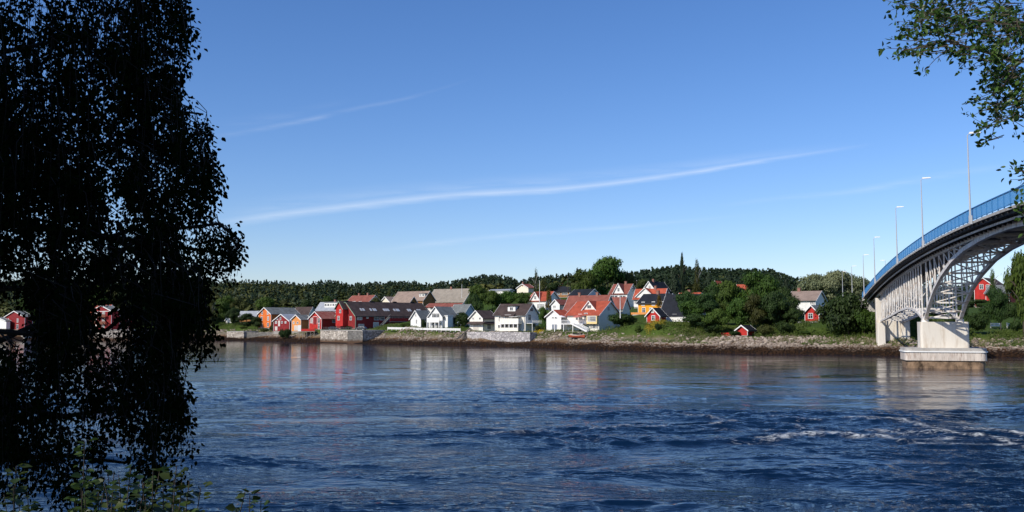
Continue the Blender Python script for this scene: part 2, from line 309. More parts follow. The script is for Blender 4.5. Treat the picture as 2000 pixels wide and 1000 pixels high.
H('P', 'white_cottage', 'small white house with orange red roof and front gable on the left slope', 1066, 360, 605, 587, 570, 1030, 1095, 55, 'B', WHITE, R_RED,
  wins=[('A', 1038, 597, 1.2, 1.2), ('A', 1056, 598, 3.2, 1.6), ('A', 1047, 583, .8, 1.0)], dorm=[('A', 1046, 588, 571, 4.2, 'gable')])
H('Q', 'white_cottage', 'tiny white gabled cottage with brown roof below the white cottage with a front gable', 1093, 338, 606, 594, 585.5, 1077, 1112, 48, 'A', WHITE, R_BRED, wins=[('A', 1083, 599, 1.2, .8)])
H('R', 'dark_house', 'low dark roofed house with veranda on the hill left of the big round tree', 1128, 440, 581, 569, 559, 1082, 1140, 60, 'B', BROWNW, R_BLK, wins=[('A', 1090, 573, 2, 1.2), ('A', 1103, 573, 3, 1.2), ('A', 1117, 573, 2.5, 1.2)])
H('R2', 'small_gabled_house', 'small pale gabled house peeping over the low dark roof', 1106, 470, 572, 562, 554, 1088, 1122, 45, 'A', OCHRE, R_BRED, wins=[])
H('S', 'blue_gabled_house', 'house with black roof and pale blue gable below the big round tree', 1147, 372, 598, 577, 565, 1111, 1172, 48, 'B', BLUEG, R_BLK, wins=[])
H('T', 'white_house', 'white house with brown red roof and pointed front gable right of the big round tree', 1225, 380, 600, 573, 555, 1191, 1244, 57, 'B', WHITE, R_BRED,
  wins=[('A', 1197, 579.5, 1.2, .8), ('A', 1203, 579.5, 1.2, .8), ('A', 1212.5, 579.5, 1.2, .8), ('A', 1219, 579.5, 1.2, .8), ('B', 1236, 566, 1.6, 1.6), ('B', 1237, 582, 1.4, 1.4)],
  dorm=[('A', 1208.5, 573, 554, 4.4, 'gable')], chim=[.35])
H('U', 'brown_roofed_cottage', 'low cottage with brown red roof in front of the pointed white gable', 1216, 335, 616, 600, 581, 1190, 1229, 50, 'B', PCREAM, R_BRED, wins=[])
H('V', 'white_house', 'white house with bright orange red roof above the yellow house', 1296, 350, 600, 581, 564, 1238, 1306, 55, 'B', WHITE, R_RED, wins=[('A', 1242, 590, 1.2, 1.2)], dorm=[('A', 1260, 581, 562, 7.5, 'gable')], chim=[.35])
H('W', 'gabled_house', 'white gabled house with black roof highest behind the yellow house', 1280, 385, 592, 566, 550, 1256, 1308, 50, 'A', WHITE, R_BLK, wins=[('A', 1269, 561, 1.0, 1.4)], chim=[.3])
H('X', 'yellow_house', 'bright yellow house with black roof and white framed windows', 1299, 308, 612, 591, 574, 1246, 1324, 52, 'B', YELLOW, R_BLK,
  wins=[('A', 1256, 593.5, 1.0, 1.1), ('A', 1276, 593, 1.0, 1.1), ('A', 1257, 606, 1.1, 1.6), ('A', 1271, 606, 1.0, 1.5), ('A', 1294, 593, .9, 1.1)], wf=1.3, chim=[.5])
H('Y', 'red_cottage', 'small bright red gabled cottage in front of the yellow house', 1289, 268, 632, 616, 602, 1263, 1300, 46, 'A', RED, R_BLK, wins=[('A', 1274.5, 607.5, .7, .8), ('A', 1275.5, 621, 1.0, 1.2)], wf=1.3)
H('Z', 'dark_roofed_villa', 'white villa under a steep black roof half hidden by trees', 1356, 272, 641, 614, 575, 1290, 1380, 56, 'B', WHITE, R_BLK,
  wins=[('A', 1303, 618, 1.4, 1.0), ('A', 1317, 618, 1.2, 1.2), ('A', 1302, 634, 1.4, 1.6), ('A', 1316, 634, 1.6, 1.6), ('A', 1330, 634, 1.6, 1.6)])
H('AA', 'red_roofed_barn', 'house with plain red roof alone among the trees on the right', 1466, 330, 600, 578, 556, 1436, 1476, 58, 'B', WHITE, R_RED, wins=[])
H('AB', 'white_gable_house', 'little white gable with red roof poking out of the trees', 1404, 420, 576, 560, 549, 1391, 1414, 48, 'A', WHITE, R_RED, wins=[('A', 1398, 561, 1.0, 1.0)])
H('AC', 'red_roofed_house', 'low red roofed house mostly hidden behind the black villa roof', 1362, 345, 600, 585, 572, 1322, 1374, 56, 'B', WHITE, R_RED, wins=[], chim=[.55])
H('AD', 'white_house', 'long white house with weathered brown grey roof left of the pale willows', 1593, 290, 615, 586, 569, 1538, 1612, 58, 'B', WHITE, R_TANB,
  wins=[('A', 1559, 591, 1.0, .8), ('A', 1585, 591, 1.0, .8), ('A', 1550, 600, 1.1, 1.2)], chim=[.78])
H('AE', 'red_house', 'bright red house with white edged gable below the long white house', 1600, 246, 641, 611, 597, 1571, 1614, 44, 'A', RED, R_SLATE, wins=[('A', 1582, 617, 1.2, 1.3)], plinth=1.9)
H('AF', 'red_shed', 'small bright red shed with dark roof on the rocky shore', 1460, 234, 657, 644, 636, 1438, 1472, 48, 'A', RED, R_BLK, wins=[], cat='shed')
H('AH', 'red_house', 'red house with dark roof on the far right seen behind the bridge', 1940, 330, 600, 556, 543, 1903, 1962, 45, 'A', RED, R_BRN, wins=[('A', 1917, 560, 1.2, 1.6), ('A', 1930, 561, 1.2, 1.6)])
H('AI', 'red_house', 'lower red wing with grey porch roof on the far right', 1972, 318, 600, 572, 557, 1925, 1990, 48, 'B', RED, R_SLATE, wins=[('A', 1950, 577, 1, 1)])
H('AJ', 'red_apartment_house', 'three storey red apartment house with balconies seen through the birch', 217, 396, 645, 607, 597, 181, 236, 42, 'A', DRED, R_SLATE, cat='building',
  wins=[('A', 188, 612, 1.1, 1.6), ('A', 188, 625, 1.1, 1.6), ('A', 188, 639, 1.1, 1.6), ('A', 204, 612, 3.4, 1.6), ('A', 204, 626, 3.4, 1.6), ('A', 204, 639, 3.4, 1.8)])
H('AJ2', 'red_apartment_wing', 'low red wing with terrace right of the red apartment house', 250, 400, 645, 621, 612, 220, 262, 42, 'A', DRED, R_SLATE, wins=[('A', 226, 627, 2, 1.6), ('A', 238, 627, 2, 1.6), ('A', 226, 639, 2, 1.6), ('A', 238, 639, 2, 1.6)])
H('AJ3', 'red_roofed_house', 'red roofed house just behind the red apartment house', 206, 425, 640, 609, 596, 172, 230, 52, 'B', DRED, R_RED, wins=[])
H('AK', 'red_house', 'dark red gabled house at the far left edge seen through the birch', 48, 400, 645, 619, 608, 12, 66, 42, 'A', DRED, R_SLATE, wins=[('A', 19, 627, 1.2, 2.2), ('A', 37, 626, 2.5, 1.5), ('A', 37, 638, 3, 1.8)])
H('AK2', 'white_shed', 'white shed at the very left edge beside the dark red house', 12, 410, 643, 627, 620, -16, 22, 42, 'A', WHITE, R_SLATE, wins=[])
H('AL', 'brown_roofed_house', 'long brown roofed house behind the long red building', 720, 430, 606, 589, 577, 678, 743, 52, 'B', WHITE, R_BRED, wins=[('A', 692, 591, 2, 1), ('A', 704, 591, 2, 1)], chim=[.3, .7])
H('AL2', 'small_gabled_house', 'small white edged gable between the brown roof and the beige roof', 762, 425, 606, 590, 580, 744, 776, 45, 'A', CREAM, R_TANB, wins=[])
H('AM0', 'beige_roofed_hall', 'wide beige roofed hall behind the right end of the long red building', 826, 440, 612, 586, 569, 767, 850, 56, 'B', BROWNW, R_TANB, wins=[], dorm=[('A', 820, 580, 573, 3.5, 'flat')])
H('AM1', 'beige_roofed_house', 'lower house with beige roof and brown gable in front of the beige hall', 800, 410, 612, 590, 580, 765, 814, 50, 'B', BROWNW, R_TANB, wins=[])
H('AM', 'tan_roofed_hall', 'large hall with tall tan grey roof and yellow window band', 905, 455, 606, 588, 564, 836, 934, 60, 'B', YCREAM, R_TAN, cat='building',
  wins=[('A', 840 + i * 6.6, 590.6, 1.0, .9) for i in range(10)], chim=[.55], ovr=.8)
H('AN', 'brown_roofed_house', 'low house with brown roof strip behind the white villa', 895, 375, 618, 599, 592.5, 832, 912, 60, 'B', WHITE, R_BRED, wins=[('A', 845, 602, 2, 1)])
H('AO', 'grey_roofed_shed', 'long shed with pale grey roof among the trees left of the orange house', 500, 420, 630, 616, 608, 469, 508, 56, 'B', BROWNW, R_LGREY, wins=[])
H('AO2', 'grey_roofed_shed', 'tiny pale roofed shed half hidden in the wood by the left shore', 452, 422, 632, 625, 618, 443, 460, 50, 'A', WHITE, R_LGREY, wins=[])
H('AQ', 'pink_gabled_house', 'pale pink gabled house on the hill left of the bare birch', 1032, 480, 572, 562, 555, 1010, 1044, 40, 'A', CREAM, R_BRED, wins=[], chim=[.1])
H('AQ2', 'long_white_building', 'long flat white building above the trees behind the garage house', 994, 470, 576, 567, 565, 957, 1002, 60, 'B', WHITE, R_LGREY, wins=[])
H('AR', 'white_building', 'white building alone on the far ridge at the left', 434, 850, 563, 557, 555, 418, 440, 50, 'A', WHITE, R_LGREY, wins=[])

def solve(h):
    a = math.radians(h['a']); C = at(h['cx'], h['yb'], h['D'])
    dB = Vector((math.cos(a), math.sin(a), 0)); dA = Vector((-math.sin(a), math.cos(a), 0))
    def t(px, d):
        u = (px - 1000) / F; return (u * C.y - C.x) / (d.x - u * d.y)
    h['C'] = C; h['dA'] = dA; h['dB'] = dB; h['LA'] = t(h['xl'], dA); h['LB'] = t(h['xr'], dB); h['t'] = t
    h['ze'] = at(h['cx'], h['ye'], h['D']).z - C.z
    ap = C + (dA * h['LA'] / 2 if h['gab'] == 'A' else dB * h['LB'] / 2)
    h['zr'] = at(0, h['yr'], ap.y).z - C.z
for h in HS: solve(h)

# ------------------------------------------------------------------ ground
SHX = np.array([-900, -420, -221, -177, -133, -111.5, -88.7, -71.3, -55, -42.9, -25.3, -13, 0, 11.8, 21.2, 27.4, 38.8, 49.6, 57.9, 70.7, 82, 88.9, 103.4, 107, 160, 300, 900.])
SHD = np.array([470, 420, 398, 398, 398, 386, 363, 344, 330, 318, 303, 292, 280, 265, 254, 247, 233, 223, 217, 212, 205, 200, 196, 193, 186, 172, 120.])
def hash2(ix, iy): 
    n = np.sin(ix * 127.1 + iy * 311.7) * 43758.5453; return n - np.floor(n)
def vnoise(x, y):
    ix = np.floor(x); iy = np.floor(y); fx = x - ix; fy = y - iy; fx = fx * fx * (3 - 2 * fx); fy = fy * fy * (3 - 2 * fy)
    return (hash2(ix, iy) * (1 - fx) + hash2(ix + 1, iy) * fx) * (1 - fy) + (hash2(ix, iy + 1) * (1 - fx) + hash2(ix + 1, iy + 1) * fx) * fy
def fbm(x, y, o=4):
    s = 0; a = .5
    for k in range(o): s = s + a * (vnoise(x, y) - .5); x = x * 2.03 + 17; y = y * 2.03 + 5; a *= .5
    return s
def shore_s(X, D):
    e = 2.0; d = D - np.interp(X, SHX, SHD); sl = (np.interp(X + e, SHX, SHD) - np.interp(X - e, SHX, SHD)) / (2 * e)
    return d / np.sqrt(1 + sl * sl * .8) + fbm(X / 11, D / 11, 5) * 3.4
CP = []
for h in HS:
    if h['D'] > 600: continue
    C = h['C']; m = C + h['dA'] * h['LA'] * .5 + h['dB'] * min(h['LB'], 12) * .3; CP.append((m.x, m.y, C.z + .1)); CP.append((C.x, C.y - 1, C.z))
for D, z in ((233, 11.5), (245, 12.2), (262, 13.2), (285, 13.8), (310, 13.9)):
    for w in (0, 5, 10): CP.append((21.5 + .288 * D + w, D, z))
for px, D, z in ((1700, 214, 4.0), (1740, 215, 3.8), (1800, 212, 3.6), (1850, 214, 3.8), (1950, 210, 4.2), (2000, 210, 4.2), (1900, 222, 5), (1980, 225, 5.5), (1650, 226, 5), (1680, 222, 4.8), (1760, 222, 4.5), (400, 420, 3.5), (440, 415, 4), (300, 420, 4), (100, 420, 4.5)):
    CP.append(((px - 1000) / F * D, D, z))
CP = np.array(CP)
FLAT = []
for h in HS:
    if h['key'] in ('AF', 'Y', 'N', 'M', 'L', 'K', 'I', 'Hs', 'AE', 'Z', 'G', 'E'):
        for q, dd in ((0, 'dA'), (.5, 'dA'), (1, 'dA'), (.5, 'dB')):
            P = h['C'] + h[dd] * (h['LA'] if dd == 'dA' else min(h['LB'], 12)) * q; FLAT.append((P.x, P.y, h['C'].z + .05, 4.2 if h['key'] != 'AF' else 3.2))
SKY_PX = np.array([-1400, -200, 0, 420, 500, 560, 591, 620, 652, 679, 716, 780, 812, 831, 860, 890, 920, 940, 972, 1000, 1014, 1036, 1080, 1126, 1180, 1243, 1270, 1324, 1360, 1414, 1468, 1504, 1525, 1566, 1600, 1800, 2200, 3500])
SKY_Y = np.array([556, 556, 557, 556, 557, 560, 565, 559, 558, 565, 561, 558, 557, 565, 560, 556, 549, 545, 543, 550, 558, 549, 545, 543, 541, 539, 533, 527, 530, 535, 536, 536, 546, 557, 578, 585, 580, 580])
CR_D = np.array([900, 900, 900, 900, 900, 900, 900, 860, 860, 860, 850, 850, 850, 800, 760, 740, 720, 720, 720, 720, 720, 740, 740, 720, 680, 640, 640, 640, 640, 640, 640, 640, 640, 640, 640, 640, 640, 640])
def tz(X, D):
    X = np.asarray(X, float); D = np.asarray(D, float)
    s = shore_s(X, D)
    zs = np.interp(s, [-60, -20, 0, 3, 8, 9, 12, 14, 24], [-8, -3, 0, .7, 2.1, 2.4, 3.8, 4.2, 4.4])
    zs = zs * np.interp(X, [15, 45], [1, .84])
    bg = 4.4 * np.interp(X, [15, 45], [1, .86]) + np.clip(s - 22, 0, 400) * .055
    w = np.zeros_like(X) + 1 / (30. ** 2) * .6; acc = w * bg
    for cx, cy, cz in CP:
        q = 1 / ((X - cx) ** 2 + (D - cy) ** 2 + 9.0) ** 1.25 * 9; w = w + q; acc = acc + q * cz
    zv = acc / w + fbm(X / 14, D / 14, 3) * .5
    k = np.clip((s - 12) / 6, 0, 1); z = np.where(s < 12, zs, zs * (1 - k) + np.maximum(zv, 3.2) * k)
    px = 1000 + F * X / np.maximum(D, 1); crd = np.interp(px, SKY_PX, CR_D); cz = CAMH + (632 - np.interp(px, SKY_PX, SKY_Y)) / F * crd - 9.5
    t = np.clip((D - 440) / (crd - 440), 0, 1); t2 = t * t * (3 - 2 * t) * .55 + t * .45
    z = np.where(D > 440, z * (1 - t2) + cz * t2 + fbm(X / 60, D / 60, 3) * 14 * t * (1 - t), z)
    for cx, cy, cz, rr in FLAT:
        k = np.exp(-(((X - cx) ** 2 + (D - cy) ** 2) / rr ** 2) ** 1.5); z = z * (1 - k) + cz * k
    z = np.where(D > crd, np.maximum(cz - (D - crd) * .06, -5 + 0 * cz), z)
    return z
def tz1(x, y): return float(tz(np.array([x]), np.array([y]))[0])

def ground_mat():
    m, nt, b = new_mat('shore ground'); N = nt.nodes.new; L = nt.links.new
    b.inputs['Roughness'].default_value = 0.95; b.inputs['Specular IOR Level'].default_value = 0.1
    g = N('ShaderNodeNewGeometry'); sp = N('ShaderNodeSeparateXYZ'); L(g.outputs['Position'], sp.inputs[0])
    def noise(s, d=6):
        n = N('ShaderNodeTexNoise'); n.inputs['Scale'].default_value = s; n.inputs['Detail'].default_value = d; n.inputs['Roughness'].default_value = .6; L(g.outputs['Position'], n.inputs[0]); return n.outputs[0]
    n1 = noise(.25); n2 = noise(2.2)
    a = N('ShaderNodeMath'); a.operation = 'MULTIPLY_ADD'; L(n1, a.inputs[0]); a.inputs[1].default_value = 2.2; L(sp.outputs['Z'], a.inputs[2])
    a2 = N('ShaderNodeMath'); a2.operation = 'MULTIPLY_ADD'; L(n2, a2.inputs[0]); a2.inputs[1].default_value = .7; L(a.outputs[0], a2.inputs[2])
    cr = N('ShaderNodeValToRGB'); mr = N('ShaderNodeMapRange'); mr.inputs[1].default_value = .25; mr.inputs[2].default_value = 8.25; L(a2.outputs[0], mr.inputs[0]); L(mr.outputs[0], cr.inputs[0])
    E = cr.color_ramp.elements; E[0].position = 0; E[0].color = (.012, .009, .006, 1); E[1].position = 1; E[1].color = (.05, .085, .014, 1)
    for p, c in ((.29, (.022, .012, .007)), (.335, (.06, .032, .016)), (.375, (.14, .08, .04)), (.42, (.20, .14, .085)), (.50, (.20, .17, .12)), (.58, (.13, .125, .05)), (.66, (.07, .105, .02))):
        e = E.new(p); e.color = (*c, 1)
    mx = N('ShaderNodeMix'); mx.data_type = 'RGBA'; mx.blend_type = 'MULTIPLY'; mx.inputs['Factor'].default_value = 1; L(cr.outputs[0], mx.inputs['A'])
    m3 = N('ShaderNodeMapRange'); m3.inputs[1].default_value = .3; m3.inputs[2].default_value = .7; m3.inputs[3].default_value = .55; m3.inputs[4].default_value = 1.25; L(n2, m3.inputs[0])
    cc = N('ShaderNodeCombineColor'); [L(m3.outputs[0], cc.inputs[i]) for i in range(3)]; L(cc.outputs[0], mx.inputs['B']); L(mx.outputs['Result'], b.inputs['Base Color'])
    bp = N('ShaderNodeBump'); bp.inputs['Strength'].default_value = .8; bp.inputs['Distance'].default_value = .25; L(noise(3.0), bp.inputs['Height']); L(bp.outputs[0], b.inputs['Normal'])
    return m
M_GROUND = ground_mat()
def build_ground():
    us = np.concatenate([np.linspace(-3, -.75, 40)[:-1], np.linspace(-.75, .75, 560), np.linspace(.75, 3, 40)[1:]])
    Ds = np.concatenate([np.linspace(90, 180, 16)[:-1], np.linspace(180, 450, 230)[:-1], np.linspace(450, 1000, 60)[:-1], np.array([1000, 1200, 1500, 2200, 4000, 9000])])
    U, DD = np.meshgrid(us, Ds); X = U * DD; Z = tz(X, DD)
    nr, nc = U.shape; V = np.stack([X, DD, Z], -1).reshape(-1, 3)
    i = np.arange(nr - 1)[:, None] * nc + np.arange(nc - 1)[None, :]; Q = np.stack([i, i + 1, i + nc + 1, i + nc], -1).reshape(-1, 4)
    link('ground', np_mesh('ground', V, Q, M_GROUND, True), kind='structure')
    # near bank the photographer stands on
    xs = np.linspace(-90, 60, 120); ys = np.linspace(-70, 30, 90); XX, YY = np.meshgrid(xs, ys)
    edge = YY + fbm(XX / 8, YY / 8) * 3
    Z = np.interp(edge, [-70, -10, 3, 7, 18, 24, 30], [9, 6.2, 5.4, 4.7, .8, -.6, -3]) + fbm(XX / 3, YY / 3) * .5
    V = np.stack([XX, YY, Z], -1).reshape(-1, 3); nr, nc = XX.shape
    i = np.arange(nr - 1)[:, None] * nc + np.arange(nc - 1)[None, :]; Q = np.stack([i, i + 1, i + nc + 1, i + nc], -1).reshape(-1, 4)
    link('near_bank', np_mesh('near_bank', V, Q, M_GROUND, True), kind='structure')
build_ground()

# ------------------------------------------------------------------ water
def water_mat():
    m, nt, b = new_mat('river water'); N = nt.nodes.new; L = nt.links.new
    b.inputs['Roughness'].default_value = 0.04; b.inputs['IOR'].default_value = 1.2; b.inputs['Specular IOR Level'].default_value = 0.5
    g = N('ShaderNodeNewGeometry')
    def noise(s, sx=1, sy=1, d=4, dist=0.0, r=.55, off=0):
        mp = N('ShaderNodeMapping'); mp.inputs['Scale'].default_value = (sx, sy, 1); mp.inputs['Location'].default_value = (off, off * .7, 0); mp.inputs['Rotation'].default_value = (0, 0, .12); L(g.outputs['Position'], mp.inputs[0])
        n = N('ShaderNodeTexNoise'); n.inputs['Scale'].default_value = s; n.inputs['Detail'].default_value = d; n.inputs['Roughness'].default_value = r; n.inputs['Distortion'].default_value = dist; L(mp.outputs[0], n.inputs[0]); return n.outputs[0]
    def mth(op, a, b_=None, c=None, clamp=False):
        n = N('ShaderNodeMath'); n.operation = op; n.use_clamp = clamp
        for i, v in enumerate((a, b_, c)):
            if v is None: continue
            if isinstance(v, (int, float)): n.inputs[i].default_value = v
            else: L(v, n.inputs[i])
        return n.outputs[0]
    def mrange(x, a, b_, c, d):
        n = N('ShaderNodeMapRange'); n.interpolation_type = 'SMOOTHSTEP'; L(x, n.inputs[0]); [setattr(n.inputs[i + 1], 'default_value', v) for i, v in enumerate((a, b_, c, d))]; return n.outputs[0]
    sw = noise(.13, .55, 1, 4, 2.2, .55)           # eddies and boils
    md = noise(.55, .6, 1.0, 5, 1.2, .6, 3)
    sm = noise(2.6, .75, 1, 4, .6, .62, 9)
    patch = mrange(noise(.045, .5, 1.7, 6, 2.0, .62, 31), .42, .57, .16, 1.0)      # smooth slicks against ruffled water
    att = N('ShaderNodeAttribute'); att.attribute_name = 'turb'; asp = N('ShaderNodeSeparateColor'); L(att.outputs['Color'], asp.inputs[0])
    foam_a, rough_a, calm_a = asp.outputs[0], asp.outputs[1], asp.outputs[2]
    amp = mth('MULTIPLY', mth('MAXIMUM', patch, rough_a), calm_a)
    h = mth('MULTIPLY', mth('MULTIPLY', md, amp), .16)
    h = mth('ADD', h, mth('MULTIPLY', mth('MULTIPLY', sm, amp), .12))
    bp = N('ShaderNodeBump'); bp.inputs['Strength'].default_value = 1.0; bp.inputs['Distance'].default_value = 1.0; L(h, bp.inputs['Height']); L(bp.outputs[0], b.inputs['Normal'])
    fn = noise(3.2, .5, 1.3, 8, 1.2, .75, 55)
    fm = mrange(mth('MULTIPLY_ADD', foam_a, .32, fn), .69, .92, 0, .72)
    col = N('ShaderNodeMix'); col.data_type = 'RGBA'; L(fm, col.inputs['Factor']); col.inputs['A'].default_value = (.002, .012, .036, 1); col.inputs['B'].default_value = (.62, .66, .68, 1); L(col.outputs['Result'], b.inputs['Base Color'])
    rr = N('ShaderNodeMix'); L(fm, rr.inputs[0]); rr.inputs[2].default_value = .05; rr.inputs[3].default_value = .8; L(rr.outputs[0], b.inputs['Roughness'])
    return m
FOAM = [([(960, 852), (1060, 850), (1150, 846), (1200, 842), (1280, 840), (1340, 839), (1440, 834)], .85, .5),
        ([(1335, 813), (1375, 821), (1450, 829), (1550, 838), (1575, 844)], .85, .5),
        ([(1500, 864), (1560, 858), (1620, 855), (1680, 861), (1720, 856), (1755, 866), (1800, 862), (1850, 862)], 1.0, .8),
        ([(1640, 822), (1700, 828), (1770, 829), (1850, 845), (1900, 850), (1950, 852), (2030, 862)], .95, .6),
        ([(1800, 872), (1870, 874), (1940, 875), (2030, 872)], .95, .7), ([(1500, 820), (1540, 824), (1600, 826)], .75, .4),
        ([(1040, 770), (1062, 775), (1085, 776)], .8, .3), ([(1720, 848), (1800, 852), (1880, 856), (1960, 866), (2030, 885)], .9, .9), ([(1100, 862), (1250, 860), (1400, 866), (1520, 872)], .6, .8), ([(1380, 845), (1500, 848), (1640, 845)], .65, .8)]
def wave_h(X, Y):
    wx = fbm(X / 11 + 3, Y / 9, 3) * 7; wy = fbm(X / 10 + 40, Y / 8 + 9, 3) * 5      # swirl
    x = X + wx; y = Y + wy
    p = fbm(X / 26 + 7, Y / 8 + 2, 4) ; patch = np.clip((p + .10) / .2, 0, 1); patch = patch * patch * (3 - 2 * patch)
    boil = fbm(x / 9, y / 6, 2) * .30
    r1 = (1 - np.abs(fbm(x / 3.6, y / 1.9, 2) * 2) * 2) * .11
    r2 = (1 - np.abs(fbm(x / 1.7 + 9, y / .85 + y * .02, 2) * 2) * 2) * .075
    r3 = fbm(x / .62 + 31, y / .36, 3) * .10
    return boil, r1, r2, r3, patch
def build_water():
    inv = np.concatenate([np.linspace(1 / 28, 1 / 36, 40)[:-1], np.linspace(1 / 36, 1 / 80, 620)[:-1], np.linspace(1 / 80, 1 / 480, 300)]); Ds = 1 / inv
    us = np.linspace(-.6, .6, 1150); U, DD = np.meshgrid(us, Ds); X = U * DD
    foam = np.zeros_like(X); rough = np.zeros_like(X)
    wob = fbm(X / 2.5, DD / 2.5, 3) * 1.4 + fbm(X / .7, DD / .7, 2) * .5
    for pts, st, wd in FOAM:
        P = np.array([[*on_water(*p)[:2]] for p in pts]); best = np.full_like(X, 1e9)
        for a, b in zip(P[:-1], P[1:]):
            d = b - a; t = np.clip(((X - a[0]) * d[0] + (DD + wob - a[1]) * d[1]) / (d @ d), 0, 1)
            best = np.minimum(best, np.hypot(X - a[0] - t * d[0], (DD + wob - a[1] - t * d[1])))
        foam = np.maximum(foam, st * np.clip(1 - best / (wd * 2.4), 0, 1)); rough = np.maximum(rough, np.clip(1 - best / 8, 0, 1) * min(1, st + .2))
    calm = np.interp(DD, [30, 74, 90, 108, 150, 220, 400], [1, 1, .6, .28, .14, .085, .06])
    boil, r1, r2, r3, patch = wave_h(X, DD); am = np.maximum(patch * 1.0 + .3, rough * 1.4) * calm
    cell = DD * DD * np.interp(DD, [28, 80, 80.1, 480], [2.5e-5, 2.5e-5, 3.5e-5, 3.5e-5])
    Z = boil * .8 * calm + (r1 * (1 + rough) + r2 * np.clip(1.6 - cell, 0, 1) + r3 * np.clip(1.2 - cell * 3, 0, 1)) * am + foam * .06
    turb = np.stack([foam, rough, calm, np.ones_like(X)], -1).reshape(-1, 4).astype(np.float32)
    V = np.stack([X, DD, Z], -1).reshape(-1, 3); nr, nc = X.shape
    i = np.arange(nr - 1)[:, None] * nc + np.arange(nc - 1)[None, :]; Q = np.stack([i, i + nc, i + nc + 1, i + 1], -1).reshape(-1, 4)[:, ::-1]
    me = np_mesh('river', V, Q, water_mat(), True)
    ca = me.color_attributes.new('turb', 'FLOAT_COLOR', 'POINT'); ca.data.foreach_set('color', turb.ravel())
    link('river', me, kind='structure')
build_water()

# ------------------------------------------------------------------ houses
def wall_geo(h):
    LA, LB, ze, zr = h['LA'], h['LB'], h['ze'], h['zr']
    if h['gab'] == 'A': Wd, Ln, fn = LA, LB, (lambda p, z, q: (q, p, z))
    else: Wd, Ln, fn = LB, LA, (lambda p, z, q: (p, q, z))
    return Wd, Ln, fn
def roof_slabs(mb, bbs, Wd, Ln, fn, ze, zr, o=.5, th=.16, q0=None, q1=None, back=True):
    sl = (zr - ze) / (Wd / 2); q0 = -o if q0 is None else q0; q1 = Ln + o if q1 is None else q1
    oz = sl * o
    left = [(-o, ze - oz + .03), (Wd / 2, zr + .03), (Wd / 2, zr + .03 + th), (-o, ze - oz + .03 + th)]
    right = [(Wd + o, ze - oz + .03), (Wd / 2, zr + .03), (Wd / 2, zr + .03 + th), (Wd + o, ze - oz + .03 + th)]
    mb.prism(left, fn, q0, q1); mb.prism(right[::-1], fn, q0, q1)
    ends = ((q0 - .06, q0 - .003), (q1 + .003, q1 + .06)) if back else ((q0 - .06, q0 - .003),)
    for bb, (a, b) in zip(bbs, ends):
        for pl in (left, right):
            bb.prism([(pl[0][0], pl[0][1] - .14), (pl[1][0], pl[1][1] - .14), (pl[1][0], pl[1][1] + th + .03), (pl[0][0], pl[0][1] + th + .03)], fn, a, b)
def face_fn(face, off=0.0):   # (t along the wall from the near corner, z, outward distance) -> local
    return (lambda t, z, o: (-o - off, t, z)) if face == 'A' else (lambda t, z, o: (t, -o - off, z))
def window(parent, fn, t, z, w, hh, wf=1.0, glass=None, mull=True):
    fr = MB(); pn = MB(); b = .11 * wf
    def bx(mb, t0, t1, z0, z1, o0, o1): mb.prism([(t0, z0), (t1, z0), (t1, z1), (t0, z1)], lambda a, c, o: fn(a, c, o), o0, o1)
    t0, t1, z0, z1 = t - w / 2, t + w / 2, z - hh / 2, z + hh / 2
    bx(fr, t0 - b, t1 + b, z1, z1 + b, 0.003, .08); bx(fr, t0 - b, t1 + b, z0 - b, z0, 0.003, .10)
    bx(fr, t0 - b, t0, z0, z1, 0.003, .08); bx(fr, t1, t1 + b, z0, z1, 0.003, .08)
    if mull:
        n = max(1, int(round(w / 1.0)))
        for k in range(1, n + 1):
            x = t0 + w * k / (n + 1); bx(fr, x - .035, x + .035, z0, z1, .035, .07)
        if hh > 1.1: bx(fr, t0, t1, z0 + hh * .62, z0 + hh * .62 + .06, .036, .065)
    f = fr.build('window', TRIM, parent)
    bx(pn, t0, t1, z0, z1, 0.004, .034); pn.build('pane', glass or (CURT if R.random() < .25 else GLASS), f)
    return f
def local_of(h, face, px, py, back=0.0):
    d = h['dA'] if face == 'A' else h['dB']; t = h['t'](px, d); P = h['C'] + d * t
    return t, at(px, py, P.y).z - h['C'].z
HOUSE = {}
